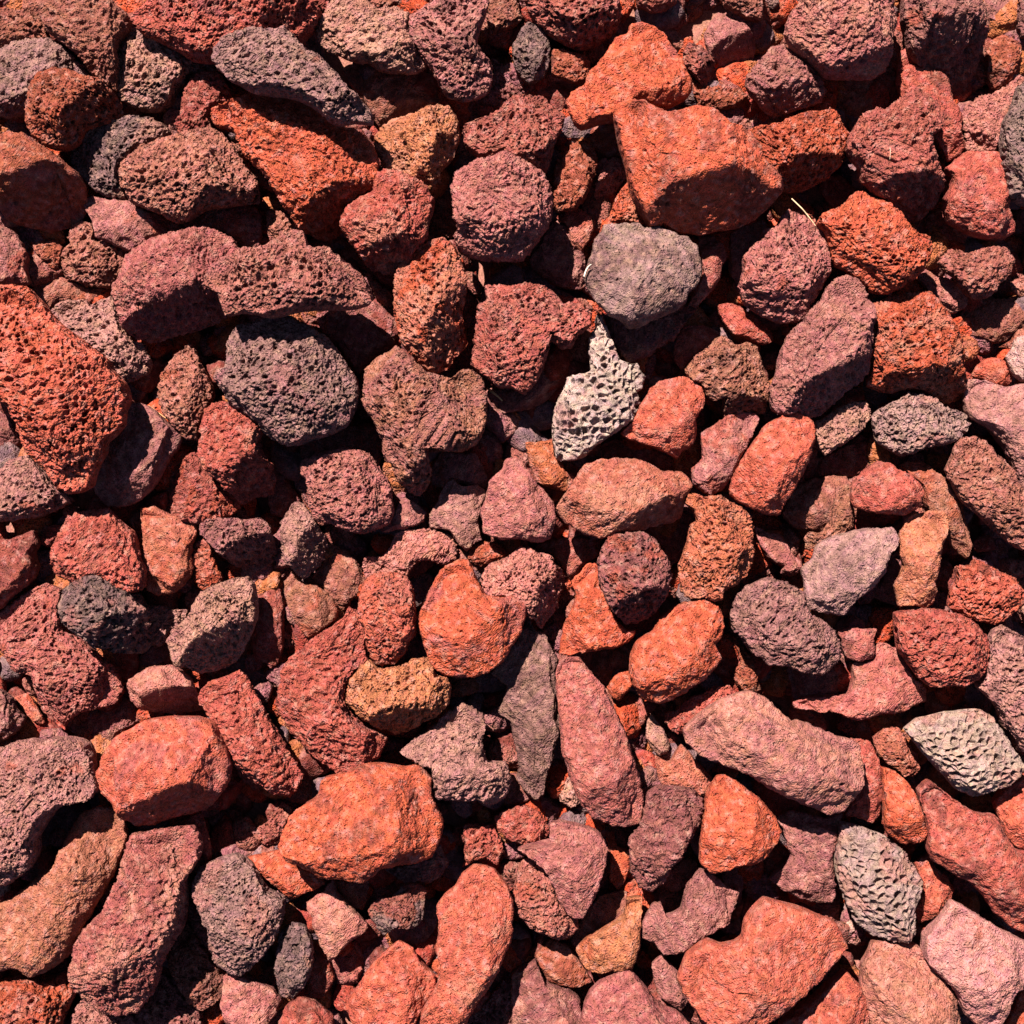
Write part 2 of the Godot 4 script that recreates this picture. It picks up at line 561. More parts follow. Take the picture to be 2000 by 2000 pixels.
const ROCKS := [
	["very large orange red stone with bubble holes above the craggy brick red stone","h",[219,110,86],499,374,-4567,37,-1278,[-583,-932,-421,-929,-273,-939,-150,-916,-34,-790,24,-726,82,-661,140,-597,198,-532,302,-455,418,-371,530,-287,625,-209,676,-93,779,10,838,152,805,281,799,423,715,526,625,604,612,720,547,810,495,940,470,1030,353,1082,250,1094,134,1043,69,927,-34,810,-92,752,-150,694,-202,578,-215,436,-266,316,-357,210,-583,75,-677,12,-734,-51,-804,-177,-840,-303,-851,-429,-840,-555,-804,-681,-734,-807,-677,-869],[],[]],
	["broad brick red slab up and left of the long tapering purple grey stone","p",[200,102,86],492,422,-2807,-219,-5031,[-969,173,-937,94,-823,15,-694,-225,-622,-349,-559,-417,-434,-508,-309,-567,-185,-603,-60,-622,65,-624,190,-611,315,-581,440,-531,565,-453,627,-398,690,-323,742,-225,795,-11,926,81,887,199,799,286,677,396,551,443,425,490,296,525,165,547,34,568,-97,586,-233,575,-373,540,-445,494,-517,448,-631,396,-753,339,-884,278],[],[]],
	["large pinkish grey stone with an arched underside left of the large rounded orange stone","p",[188,130,119],545,363,-4920,-108,2877,[-297,-541,-98,-564,25,-610,106,-627,186,-644,313,-616,394,-644,517,-655,659,-624,739,-587,808,-472,832,-333,878,-195,832,-97,701,-64,578,-57,509,-11,440,36,394,105,348,174,307,254,267,335,267,473,203,600,140,658,33,735,-90,796,-297,819,-406,757,-475,696,-566,572,-623,448,-658,325,-674,201,-674,77,-658,-46,-623,-170,-566,-293,-475,-417,-406,-479],[578,-402,25,-264,-21,427],[]],
	["huge bright orange stone with shadowed front down and left of the lilac mauve angular stone","s",[222,108,77],653,392,1754,46,-3325,[-760,-629,-657,-674,-528,-654,-399,-590,-270,-512,-115,-525,14,-577,143,-551,259,-461,311,-383,440,-370,543,-319,646,-203,659,-99,762,4,865,107,865,210,775,326,646,455,440,546,259,559,91,597,-141,584,-270,520,-399,546,-476,430,-567,275,-618,120,-644,-35,-683,-177,-722,-370,-767,-499],[-644,-499,-334,-112,182,-216,543,17],[[78,38,57]]],
	["long rose mauve stone right of the long tan stone like a bent finger","r",[187,107,98],455,303,-3686,-138,4032,[-64,-860,98,-883,306,-907,537,-930,629,-791,606,-653,537,-514,467,-399,479,-168,467,17,352,202,236,433,167,664,5,872,-226,929,-433,802,-618,617,-641,433,-595,225,-480,17,-272,-168,-179,-445,-110,-676],[],[]],
	["very large orange slab with pitted top down and left of the spiky pinkish stone","s",[222,108,77],480,360,-1439,-110,3048,[-848,210,-802,72,-733,-66,-548,-205,-456,-274,-410,-435,-202,-493,-41,-574,166,-574,397,-539,535,-574,651,-435,662,-251,720,-113,766,-20,743,164,651,325,512,395,305,406,166,429,5,556,-202,544,-433,533,-548,464,-709,395,-825,302],[],[]],
	["very large orange stone with a central crease down and left of the grey honeycomb stone","s",[213,110,87],461,308,2407,4,4461,[-795,91,-754,-23,-713,-138,-598,-207,-484,-275,-362,-245,-232,-275,-164,-321,-133,-458,-57,-577,65,-678,218,-638,371,-596,523,-550,638,-504,752,-458,809,-344,866,-229,809,-161,752,-92,660,-1,569,91,454,183,340,274,218,366,96,457,-26,654,-87,707,-209,744,-331,728,-438,654,-484,537,-576,457,-667,335,-740,213],[-530,45,-209,228,157,-184,569,-321],[]],
	["very large bright orange slab below the long tapering purple grey stone","r",[222,108,77],427,320,-2064,-130,-3497,[-900,-435,-848,-487,-665,-539,-535,-604,-378,-630,-196,-643,-26,-637,65,-578,130,-500,196,-396,274,-304,378,-278,483,-272,587,-213,678,-122,731,-4,744,87,744,205,691,322,587,387,483,452,404,491,391,674,326,752,196,805,65,765,-26,739,-104,596,-196,465,-287,309,-378,178,-483,74,-561,-4,-613,-135,-678,-252,-796,-291,-887,-330],[-665,-396,-196,-239,274,22,130,348],[[60,30,75]]],
	["large round dark grey stone with bubble holes below the very large bright orange slab","h",[165,124,116],578,385,-2192,-97,-1295,[-727,-10,-675,-101,-597,-114,-610,-283,-584,-440,-480,-544,-324,-583,-193,-635,-63,-641,67,-596,223,-518,366,-427,483,-309,562,-179,666,-23,698,159,640,316,562,459,405,550,223,589,106,641,-37,641,-167,576,-259,485,-324,407,-454,316,-584,237,-636,120],[],[]],
	["long tan stone like a bent finger left of the long rose mauve stone","s",[193,121,95],421,281,-4568,-290,3859,[-662,41,-488,7,-406,-28,-290,-122,-173,-215,-57,-296,60,-378,107,-518,153,-658,235,-798,293,-868,375,-905,456,-942,538,-922,619,-902,713,-774,736,-634,697,-510,648,-366,619,-285,542,-145,472,-13,410,111,332,220,270,337,223,461,130,578,21,655,-115,712,-197,729,-290,648,-445,679,-662,694,-736,629,-802,498,-821,368,-802,237,-736,107],[479,-728,246,-192,-290,275],[]],
	["very long smooth tan pink stone up and right of the bright orange rounded triangular stone","s",[206,137,119],404,269,2609,-15,2337,[-936,-198,-902,-244,-776,-358,-593,-496,-407,-567,-272,-587,-107,-503,127,-290,191,-312,581,-152,775,-83,833,260,741,421,626,581,466,616,237,513,-107,352,-318,215,-547,123,-776,43,-914,-83],[],[]],
	["large rounded orange stone below the small rounded salmon pink stone","s",[219,110,86],536,358,-3407,-111,2531,[-694,60,-636,-102,-521,-286,-360,-401,-175,-494,78,-528,309,-517,470,-447,539,-332,609,-194,655,-56,632,106,516,290,378,429,217,452,32,498,-152,567,-291,555,-417,452,-498,313,-613,221],[],[[75,34,68]]],
	["boot shaped tan and brown stone below the upright orange oval stone","p",[182,118,95],443,266,-888,-157,-967,[-578,-303,-552,-434,-434,-552,-316,-617,-251,-669,-160,-604,-68,-486,50,-395,193,-369,298,-355,402,-434,507,-440,598,-355,644,-238,651,-120,638,23,611,167,533,298,402,376,272,363,180,272,76,259,63,376,89,533,76,677,-3,794,-94,807,-199,703,-264,598,-303,494,-369,455,-395,272,-460,115,-552,-42,-591,-186],[455,-212,63,-225,-303,-251,-251,141,-94,638],[[70,32,73]]],
	["large rough purple pink stone left of the long brown red stone riddled with holes","r",[185,107,101],571,343,-3322,-259,-2267,[-614,35,-549,-84,-522,-228,-417,-334,-246,-439,-49,-498,82,-491,188,-531,293,-548,411,-505,556,-439,608,-360,661,-294,608,-97,477,166,477,324,345,390,148,455,-75,508,-246,574,-391,560,-483,508,-549,403,-562,271,-601,140],[],[[75,34,55]]],
	["very large brick red slab at the right edge above the large pale pink stone","s",[200,102,86],299,257,4722,-162,3452,[-717,-715,-601,-808,-486,-715,-382,-634,-278,-553,-197,-513,-116,-472,-35,-467,46,-461,92,-337,173,-206,231,-137,478,-91,560,-28,641,96,677,221,684,345,663,470,608,594,478,719,289,684,208,649,116,568,23,487,-54,364,-150,245,-208,187,-332,125,-455,56,-578,-21,-624,-137,-624,-276,-648,-422,-694,-576],[],[]],
	["long smooth orange red stone down and left of the rose pink rounded triangular stone","s",[213,110,87],425,255,-438,-163,4323,[-295,-452,-237,-545,-122,-637,-45,-761,52,-846,190,-834,271,-799,329,-730,387,-661,416,-580,445,-499,453,-360,449,-229,433,-106,375,22,318,149,248,265,179,380,86,503,9,635,-52,846,-122,904,-261,937,-399,904,-469,846,-461,712,-446,588,-376,461,-307,334,-268,211,-268,87,-307,-36,-284,-159,-280,-298],[],[]],
	["large craggy red stone left of the golden orange oval stone","r",[200,102,86],362,241,-1811,-309,1852,[-533,17,-486,-141,-434,-313,-354,-431,-262,-484,-183,-576,-25,-682,134,-801,186,-906,279,-853,345,-682,358,-484,384,-378,265,-286,186,-154,173,30,213,136,345,268,490,334,562,387,516,532,424,637,265,716,107,756,-25,677,-170,558,-289,439,-394,321,-486,162],[],[]],
	["large pinkish red slab with pits down and left of the dark charcoal stone with pinholes","p",[200,115,103],287,246,-4605,-447,1439,[-641,-392,-535,-437,-429,-525,-322,-605,-203,-678,-56,-725,90,-658,77,-499,103,-372,130,-246,263,-166,387,-60,522,40,596,86,667,211,715,379,635,485,549,512,463,539,376,552,290,565,183,645,117,698,-3,618,-96,552,-149,419,-176,259,-229,193,-309,173,-389,153,-455,33,-535,-60,-641,-100,-687,-173,-687,-319],[],[]],
	["large round mauve stone with dark hollows up and right of the lilac mauve angular stone","r",[197,121,112],576,345,3270,-117,-4820,[-582,109,-556,-47,-478,-151,-432,-223,-386,-369,-322,-454,-258,-505,-130,-562,-1,-585,127,-579,255,-543,384,-462,448,-384,465,-173,487,-34,474,109,422,266,435,370,396,487,291,565,161,578,39,570,-106,546,-191,526,-256,468,-321,409,-439,305,-530,227],[],[]],
	["long brown red stone riddled with holes right of the large rough purple pink stone","h",[188,118,104],379,253,-2163,288,-2219,[-801,48,-788,-53,-674,-180,-546,-244,-407,-295,-267,-282,-153,-333,-38,-409,63,-466,165,-466,216,-320,279,-295,368,-320,457,-269,546,-193,635,-117,724,-53,800,61,832,150,788,226,661,264,470,277,254,277,89,315,-165,353,-419,315,-572,341,-623,239,-661,125],[],[]],
	["tall pinkish red stone below the bright orange triangular stone","s",[200,115,103],348,232,836,-174,2323,[-405,-757,-373,-856,-273,-898,-169,-884,-90,-780,-26,-701,67,-611,106,-521,160,-416,224,-278,298,-92,368,116,437,347,472,556,426,741,275,775,90,741,-49,671,-153,556,-257,324,-338,46,-361,-185,-384,-486],[],[]],
	["salmon tan stone at the bottom edge down and left of the large pale pink stone","s",[205,130,110],408,306,3932,-277,4879,[-461,-387,-403,-503,-345,-620,-190,-620,-42,-602,98,-567,198,-495,261,-387,335,-275,410,-163,458,-45,482,79,505,203,517,363,455,448,332,535,209,577,86,591,-37,581,-160,544,-283,466,-345,396,-384,172,-423,56,-461,-61,-461,-191,-461,-322],[],[]],
	["long mauve stone leaning up to the right left of the large rounded dark orange stone","r",[184,118,110],425,284,3085,-148,-1575,[-536,463,-536,332,-457,136,-418,-34,-366,-151,-248,-269,-144,-399,-26,-530,26,-648,117,-726,222,-752,326,-713,392,-608,444,-465,444,-321,431,-164,444,-8,431,162,353,293,209,384,65,515,-39,606,-144,639,-274,593,-431,619,-509,567],[-353,306,-118,-138,222,-517],[[60,34,68]]],
	["large flat topped grey stone above the whitish honeycomb stone","s",[167,134,125],390,334,1262,17,-2336,[-357,-459,-202,-479,-21,-485,31,-427,147,-453,302,-401,458,-337,548,-246,574,-117,600,-1,548,129,445,206,419,310,264,413,109,478,-21,542,-124,555,-202,478,-331,413,-434,310,-512,180,-576,51,-551,-26,-486,-169,-460,-311,-396,-388],[],[]],
	["large flat pinkish tan stone peppered with holes left of the very large bright orange slab","h",[191,122,103],382,287,-3186,-147,-3313,[-678,-22,-632,-127,-501,-244,-319,-336,-123,-401,73,-466,217,-473,334,-414,439,-297,530,-166,569,-88,663,4,700,160,674,252,360,304,152,343,8,435,-123,474,-266,382,-423,330,-554,278,-645,121],[],[[60,32,79]]],
	["large brick red stone with a notch right of the upright orange oval stone","p",[190,102,89],405,270,99,-295,-1777,[-484,101,-458,-149,-451,-281,-352,-334,-379,-479,-273,-485,-99,-479,70,-499,228,-452,333,-373,412,-268,557,-281,649,-228,689,-176,676,-57,557,22,491,154,386,154,280,75,267,180,228,286,149,483,30,615,-99,549,-234,549,-352,444,-458,365,-510,312,-497,206],[-326,286,-141,-110,56,-268,518,-149],[]],
	["large round mauve pink stone below the brownish red stone with a flat face","r",[197,121,112],556,334,-115,-123,-2975,[-487,-186,-448,-355,-357,-420,-187,-486,8,-499,152,-473,282,-420,426,-329,504,-173,517,23,478,153,413,258,321,388,230,492,115,518,-57,505,-265,466,-409,388,-461,284,-409,205,-448,75,-461,-55],[],[]],
	["heart shaped bright orange stone right of the upright orange egg shaped stone","s",[222,108,77],349,299,-439,-140,1099,[-477,-98,-399,-268,-321,-464,-229,-555,-99,-621,6,-634,58,-516,110,-386,188,-281,332,-255,463,-268,567,-190,580,-98,528,84,439,215,358,345,215,476,6,535,-203,515,-347,437,-399,306,-438,136,-484,-7],[-99,-360,-190,-46,-60,241,332,-20],[]],
	["pale grey stone cut by the right edge above the broad smooth pinkish grey slab","p",[167,134,125],458,275,5213,-153,-3645,[19,-711,145,-636,209,-574,297,-450,352,-327,385,-203,400,-80,399,44,382,167,347,291,289,414,197,538,128,599,19,661,-207,596,-325,530,-351,400,-364,315,-377,230,-386,99,-390,-44,-351,-227,-281,-332,-238,-445,-220,-567],[],[]],
	["large pinkish grey stone cut by the right edge below the broad smooth pinkish grey slab","p",[194,136,125],378,283,5094,-148,1769,[-508,-49,-429,-167,-416,-324,-408,-463,-351,-611,-260,-657,-155,-598,-48,-519,126,-480,226,-418,288,-357,369,-233,416,-109,441,15,445,138,431,262,396,386,334,510,226,633,126,695,214,643,-90,591,-155,460,-207,388,-260,316,-303,203,-371,94,-462,-4],[],[]],
	["large purple red stone with rusty top above the large bright orange stone with streaks","r",[187,104,90],446,267,3824,-156,-3530,[-529,-29,-516,-134,-437,-264,-385,-356,-281,-408,-163,-408,-85,-486,46,-578,164,-630,281,-565,373,-473,399,-343,386,-238,294,-160,307,-42,346,49,386,180,412,337,373,494,281,598,164,650,59,585,-85,481,-255,389,-385,285,-411,141,-490,49],[-307,-173,111,-434,72,-16,216,311],[[85,32,63]]],
	["large rounded dark orange stone above the grey oval stone with pinholes","p",[202,98,69],501,300,3982,-280,-1628,[-412,-441,-254,-507,-83,-540,128,-540,220,-455,312,-336,391,-231,444,-86,457,59,431,177,484,309,510,401,444,507,365,559,260,493,115,441,-56,388,-175,441,-306,441,-464,388,-464,309,-425,177,-451,33,-425,-178,-425,-336],[],[[90,32,61]]],
	["mauve stone cut by the bottom edge below the golden tan stone with an upright finger","s",[185,107,101],391,293,1182,-283,5123,[-530,140,-502,-93,-474,-232,-408,-355,-303,-460,-173,-535,-17,-582,76,-489,158,-384,227,-267,332,-186,472,-139,573,-62,604,197,513,301,390,381,267,427,145,451,22,456,-101,442,-223,407,-346,346,-469,239],[],[]],
	["large pale pink stone down and right of the grey honeycomb stone","s",[216,148,139],356,267,4582,-157,4436,[-513,-254,-328,-485,-236,-615,42,-439,273,-300,467,-208,550,23,467,208,319,301,226,578,42,648,-143,486,-236,255,-513,-23],[],[]],
	["large brownish red oblong stone above the round purple red stone with deep holes","s",[202,118,95],392,262,1098,-159,-143,[-666,114,-575,-43,-470,-200,-392,-317,-248,-369,-52,-389,118,-389,248,-343,379,-265,575,-252,653,-187,667,-82,614,36,588,179,510,245,340,284,144,323,-52,349,-248,402,-444,336,-575,245],[],[[50,34,71]]],
	["long tapering purple grey stone above the very large bright orange slab","p",[165,124,116],330,220,-2158,253,-4214,[-726,-134,-700,-248,-624,-350,-471,-414,-303,-439,-114,-401,-25,-439,77,-337,153,-236,319,-146,421,-32,522,57,599,172,701,261,803,376,828,427,815,490,650,478,497,503,382,439,229,312,-25,210,-303,185,-407,134,-573,57,-675,-45],[],[]],
	["broad smooth pinkish grey slab right of the grey oval stone with pinholes","s",[197,137,127],293,251,5095,-305,-829,[-596,-492,-491,-498,-385,-479,-280,-426,-161,-419,-81,-436,0,-452,169,-439,268,-375,329,-310,405,-182,447,-53,463,76,458,205,429,333,373,462,268,591,169,655,-29,589,-82,458,-135,330,-187,207,-267,93,-359,-11,-517,-96,-583,-175,-603,-307],[],[]],
	["large bright orange wedge shaped stone left of the lilac mauve angular stone","s",[222,108,77],337,252,1178,-164,-4271,[-15,-532,103,-558,207,-519,325,-427,403,-310,482,-218,534,-88,586,4,606,108,521,200,364,278,207,292,63,239,-2,331,-159,422,-342,435,-486,488,-564,435,-616,331,-643,213,-603,135,-460,69,-420,-35,-342,-114,-263,-218,-159,-401,-41,-454],[-342,213,-2,-48,207,-258,325,-35],[]],
	["upright orange oval stone left of the large brick red stone with a notch","p",[202,98,69],421,253,-792,-164,-2042,[-335,-353,-270,-444,-165,-536,-34,-614,96,-653,201,-588,292,-444,345,-313,345,-117,306,66,319,249,351,353,306,432,214,523,149,628,44,687,-60,641,-165,523,-270,419,-322,314,-348,131,-374,-52,-368,-248],[],[[20,34,58]]],
	["long dark grey stone, shaded at the top up and right of the spiky pinkish stone","s",[150,110,100],254,191,193,-475,1929,[-47,-907,47,-747,140,-707,207,-548,273,-468,247,-321,260,-135,300,145,260,345,207,545,140,745,127,918,47,971,-60,878,-153,745,-113,612,-180,345,-206,159,-326,79,-246,-188,-406,-321,-273,-481,-193,-601],[-87,-588,20,-188,47,278,7,745],[]],
	["pink stone with a pitted right side left of the large bright orange stone with streaks","p",[197,121,112],462,277,2722,-292,-2408,[-480,171,-427,13,-427,-119,-335,-251,-256,-277,-230,-396,-137,-396,-58,-501,21,-594,192,-514,311,-435,390,-383,429,-251,449,-93,429,65,350,197,271,302,218,408,139,513,-45,540,-151,500,-282,434,-414,342],[],[]],
	["whitish honeycomb stone left of the plump orange red stone","w",[216,188,174],318,239,836,-311,-1122,[21,-872,61,-846,74,-767,114,-687,153,-582,180,-516,232,-397,351,-344,417,-358,443,-292,496,-226,457,-107,404,-67,443,12,417,130,351,223,259,289,140,368,8,460,-124,579,-269,612,-388,592,-414,473,-440,328,-427,157,-388,-1,-309,-147,-269,-232,-124,-252,-58,-292,-71,-450,-71,-621,-5,-714,-5,-793],[34,-687,74,-305,8,-1,-243,421],[]],
	["large bright orange stone with streaks right of the pink stone with a pitted right side","p",[222,108,77],407,271,3568,-154,-2644,[-560,-201,-495,-293,-377,-352,-273,-397,-220,-489,-142,-515,2,-463,132,-397,237,-306,328,-175,407,-97,524,-58,544,34,511,165,459,269,368,361,237,452,106,498,-24,478,-129,400,-273,269,-390,217,-442,34,-482,-123],[],[]],
	["grey honeycomb stone up and left of the large pale pink stone","w",[188,158,146],399,266,3628,-297,3679,[-406,-196,-382,-429,-359,-592,-196,-569,-32,-499,131,-429,271,-312,364,-172,446,14,364,224,364,504,271,586,107,551,-56,527,-196,411,-312,201,-382,-9],[],[]],
	["purple grey triangular stone right of the long rose mauve stone","p",[165,124,116],410,246,-2723,-307,3975,[-448,-257,-390,-420,-227,-514,-40,-560,77,-514,175,-420,310,-210,473,-140,450,46,380,233,240,420,53,611,-87,606,-203,536,-273,373,-273,140,-390,-94],[],[]],
	["blocky rusty stone with dark shadowed front down and left of the rounded rusty orange stone","s",[181,99,75],622,266,-4794,-297,-3269,[-426,-361,-298,-374,-167,-440,-81,-447,5,-453,110,-374,183,-335,255,-295,361,-190,426,-137,492,-84,545,21,536,162,484,276,387,364,255,403,123,443,0,417,-140,403,-246,344,-298,219,-426,153,-508,57,-544,-82,-526,-222],[-259,-242,5,-322,334,-71],[[70,36,35]]],
	["large purple grey stone with many pinholes right of the bright orange oval slab","p",[172,121,113],382,255,2679,-163,1140,[-513,-216,-467,-333,-375,-399,-258,-451,-153,-490,-9,-464,108,-412,193,-359,200,-255,252,-137,370,-72,474,-6,514,72,566,177,553,281,474,399,357,464,187,425,30,373,-153,360,-232,294,-336,229,-415,111,-506,20,-519,-111],[],[]],
	["long mauve stone with coarse pits above the light orange pear shaped stone","h",[184,118,110],343,229,-569,-176,-4656,[-467,-177,-415,-255,-297,-334,-206,-386,-127,-514,-62,-568,69,-599,200,-568,265,-514,344,-373,318,-255,265,-137,239,-52,213,33,265,124,357,229,383,386,344,517,239,582,82,613,-75,556,-153,438,-219,307,-310,190,-356,118,-402,46,-454,-59],[],[]],
	["large brown purple stone with shadowed front above the large purple red stone with rusty top","r",[172,112,104],537,268,4295,-296,-4807,[-404,-233,-378,-414,-288,-496,-159,-537,-31,-532,97,-478,158,-414,220,-285,334,-186,413,-22,404,110,395,242,387,374,334,506,202,558,70,506,-62,453,-193,374,-259,321,-338,202,-358,117,-378,31,-424,-88],[-286,-180,-35,-127,228,-48],[[80,36,35]]],
	["bright orange oval slab below the large orange stone with pitted lower half","s",[222,108,77],326,245,1633,-168,1377,[-457,31,-391,-100,-247,-205,-182,-309,-51,-427,106,-499,276,-512,406,-440,446,-309,433,-178,367,-74,426,57,367,162,250,279,93,384,-64,475,-221,501,-352,462,-430,331,-470,188],[],[]],
	["large rounded red brown stone with bubble holes above the large round mauve pink stone","h",[184,104,90],480,288,614,-426,-5107,[-508,-186,-446,-274,-322,-365,-198,-411,-74,-428,50,-423,174,-392,298,-327,422,-186,449,-27,475,53,462,186,422,279,343,359,210,438,50,465,-83,425,-156,379,-229,332,-335,239,-388,173,-441,106,-486,-27],[],[]],
	["rusty orange stone in the bottom left corner below the dark charcoal stone with pinholes","h",[202,98,69],471,283,-4893,-429,5035,[-384,-313,-289,-331,-147,-349,-21,-372,120,-376,276,-360,402,-423,480,-376,511,-219,464,-102,417,16,355,248,258,357,126,422,-6,445,-137,437,-286,386,-368,326,-429,248,-461,57,-484,-66,-465,-190],[],[]],
	["long pinkish red stone leaning right right of the large rounded orange stone","r",[200,102,86],308,185,-2604,-338,2216,[-520,-397,-440,-503,-255,-569,-123,-635,-57,-595,49,-410,141,-252,220,-93,353,105,518,389,485,514,392,620,247,594,101,528,-44,396,-164,294,-268,52,-374,-159,-493,-252],[],[]],
	["pale grey flaky porous stone right of the very long smooth tan pink stone","w",[202,172,156],384,256,4482,-162,2345,[-615,-197,-476,-301,-199,-371,125,-394,264,-324,356,-162,449,-1,541,138,495,231,379,346,240,393,55,462,-106,393,-199,277,-338,138,-476,-24],[],[]],
	["orange stone at the bottom edge down and left of the long smooth orange red stone","s",[219,110,86],361,241,-1208,-310,4843,[-458,79,-388,-38,-318,-155,-248,-271,-155,-380,-46,-481,79,-575,219,-505,281,-396,382,-283,452,-225,452,-108,359,16,289,137,242,254,219,386,157,451,32,507,-92,517,-217,486,-341,386,-370,254,-429,137],[],[]],
	["craggy pinkish red stone with orange edge below the light orange pear shaped stone","r",[200,102,86],431,259,-1203,-78,-2849,[-113,-472,-9,-498,186,-433,368,-355,394,-277,433,-225,407,-69,381,35,368,165,303,230,251,295,186,399,95,425,43,490,-74,496,-191,464,-269,373,-347,256,-412,165,-464,87,-470,22,-425,-108,-308,-212,-165,-277,-152,-368],[],[[80,32,73]]],
	["long brownish pink stone dotted with holes right of the rounded brick red stone","p",[191,122,103],296,197,4784,-191,-175,[-506,-234,-434,-378,-382,-522,-277,-581,-146,-561,-55,-483,-2,-391,89,-299,168,-208,233,-64,401,67,475,153,507,238,509,382,444,526,227,545,116,478,11,382,-103,268,-212,177,-317,107,-386,-7,-450,-120],[],[]],
	["large rough purple grey stone up and left of the rounded rusty orange stone","r",[165,124,116],366,244,-4928,-588,-4398,[-451,-182,-229,-290,-95,-357,30,-375,156,-379,281,-370,388,-281,495,-200,603,-129,670,5,549,72,415,113,281,153,187,260,93,368,-32,403,-175,408,-391,354,-462,287,-521,153,-530,19,-494,-115],[],[]],
	["orange stone cut by the bottom edge below the grey honeycomb stone","s",[213,110,87],337,253,3136,-304,5107,[-570,151,-524,224,-477,-15,-384,-99,-279,-188,-162,-281,-48,-374,64,-468,176,-561,269,-468,345,-363,404,-246,427,-123,415,151,348,247,226,338,103,387,-19,408,-142,408,-264,385,-387,335,-509,240],[],[]],
	["large orange stone with pitted lower half above the bright orange oval slab","p",[214,121,89],350,234,2012,-173,350,[-298,-525,-207,-538,-115,-499,42,-512,146,-459,264,-394,342,-315,382,-224,369,-80,382,90,329,234,212,339,68,417,42,509,-50,528,-142,482,-259,515,-338,443,-364,312,-377,169,-312,51,-272,-80,-246,-224,-181,-263,-220,-368,-298,-433],[],[]],
	["pale mauve pink blocky stone down and left of the boot shaped tan and brown stone","p",[197,121,112],443,266,-1626,-297,-213,[-479,-277,-341,-343,-182,-396,-24,-435,81,-396,200,-370,279,-277,345,-159,424,-66,437,79,450,213,398,329,266,395,121,434,-24,395,-143,342,-327,289,-406,105,-393,-53,-459,-159],[],[]],
	["spiky pinkish stone down and right of the golden orange oval stone","r",[199,143,130],321,193,-506,-334,2444,[-593,-75,-504,-146,-270,-309,-107,-473,57,-543,197,-449,256,-333,197,-169,256,41,431,65,501,205,454,392,291,474,174,392,-13,404,-223,369,-282,228,-247,111,-364,65,-504,-5],[-364,-75,10,-262,57,182,337,228],[]],
	["tan pink stone with large bubble holes below the purple stone with a lit left shoulder","p",[206,150,130],378,227,-2926,-177,1143,[-480,109,-428,17,-297,-88,-219,-219,-140,-349,17,-428,174,-493,318,-493,383,-428,399,-284,409,-88,344,82,252,239,148,370,-9,449,-166,462,-297,396,-415,357,-454,226],[],[[60,36,45]]],
	["golden orange oval stone right of the large craggy red stone","p",[213,133,94],388,233,-1122,-174,1809,[-516,31,-489,-139,-411,-257,-293,-361,-202,-270,8,-290,165,-361,309,-375,374,-204,479,-178,518,-87,505,57,452,149,348,227,217,293,99,371,-32,404,-149,358,-293,279,-437,162],[-332,-100,8,-126,295,-126],[[85,34,61]]],
	["pale tan and grey stone with a deep groove right of the broad brick red slab","r",[206,150,130],315,210,-1422,-325,-4754,[-363,-348,-284,-443,-143,-477,-26,-341,99,-216,271,-275,350,-242,416,-176,403,-90,390,-5,442,101,495,207,574,312,456,391,332,400,191,385,112,365,-7,286,-92,273,-178,259,-284,220,-416,167,-482,88,-535,-18,-495,-123,-416,-229],[],[]],
	["craggy brick red stone above the dark charcoal stone with pinholes","r",[200,102,86],386,257,-4109,-301,410,[-471,-45,-405,-137,-326,-269,-299,-361,-207,-407,-35,-427,96,-447,149,-374,228,-282,334,-203,386,-84,413,48,459,127,466,338,334,377,175,338,70,377,-62,364,-246,285,-444,193,-471,74],[],[]],
	["rounded pinkish red stone with craggy corner above the pale grey flaky porous stone","p",[200,102,86],427,256,4232,-162,1320,[-459,-331,-296,-357,-73,-370,123,-331,280,-266,384,-174,449,-70,463,48,423,218,332,323,175,388,5,375,-126,394,-243,296,-335,166,-413,35,-439,-96],[],[]],
	["large smooth lilac grey stone with red corner above the very long smooth tan pink stone","s",[185,140,132],308,231,3297,-174,558,[-442,0,-338,-105,-298,-222,-194,-301,16,-360,199,-392,447,-408,500,-340,506,-235,408,-131,369,26,303,131,199,235,68,327,-24,464,-181,445,-377,405,-416,314,-416,131],[],[]],
	["smooth dark purple brown stone in shadow above the craggy brick red stone","s",[172,112,104],352,211,-3772,-464,-545,[-95,-496,12,-562,132,-509,251,-416,358,-309,478,-243,438,-110,345,10,265,157,172,316,65,410,-95,489,-268,503,-361,436,-441,276,-361,77,-281,-136,-121,-270],[],[]],
	["large dark brown craggy stone above the rounded rusty orange stone","r",[176,110,92],383,230,-4235,-455,-4865,[-461,-104,-375,-224,-268,-398,-206,-453,-82,-492,42,-479,164,-398,224,-251,331,-158,404,-78,390,29,317,122,284,255,293,397,284,554,271,641,158,574,91,521,24,468,-64,353,-166,251,-282,162,-348,109,-415,55,-438,-24],[],[]],
	["long smooth salmon red stone right of the long smooth mauve stone","s",[219,110,86],379,206,2584,-187,-475,[-437,302,-411,145,-333,-12,-228,-182,-97,-365,60,-470,204,-522,296,-496,387,-418,407,-313,374,-221,348,-90,296,54,204,224,112,368,47,512,-97,499,-228,433,-333,394],[],[]],
	["dark orange oval stone with deep pits below the lilac mauve angular stone","p",[202,98,69],446,243,2886,-308,-3610,[-536,-167,-444,-207,-338,-220,-167,-273,57,-352,189,-365,282,-398,348,-339,400,-260,466,-154,440,-36,400,123,282,255,137,360,-22,413,-180,400,-259,321,-338,228,-417,123,-457,4],[],[[85,34,63]]],
	["bright orange rounded triangular stone up and right of the lilac mauve crescent shaped stone","s",[222,108,77],369,246,2199,-167,3094,[-279,-309,-186,-494,-94,-518,45,-425,207,-309,327,-171,415,-55,454,61,415,153,327,246,207,338,-1,373,-163,431,-233,466,-348,361,-348,176,-314,-55],[],[]],
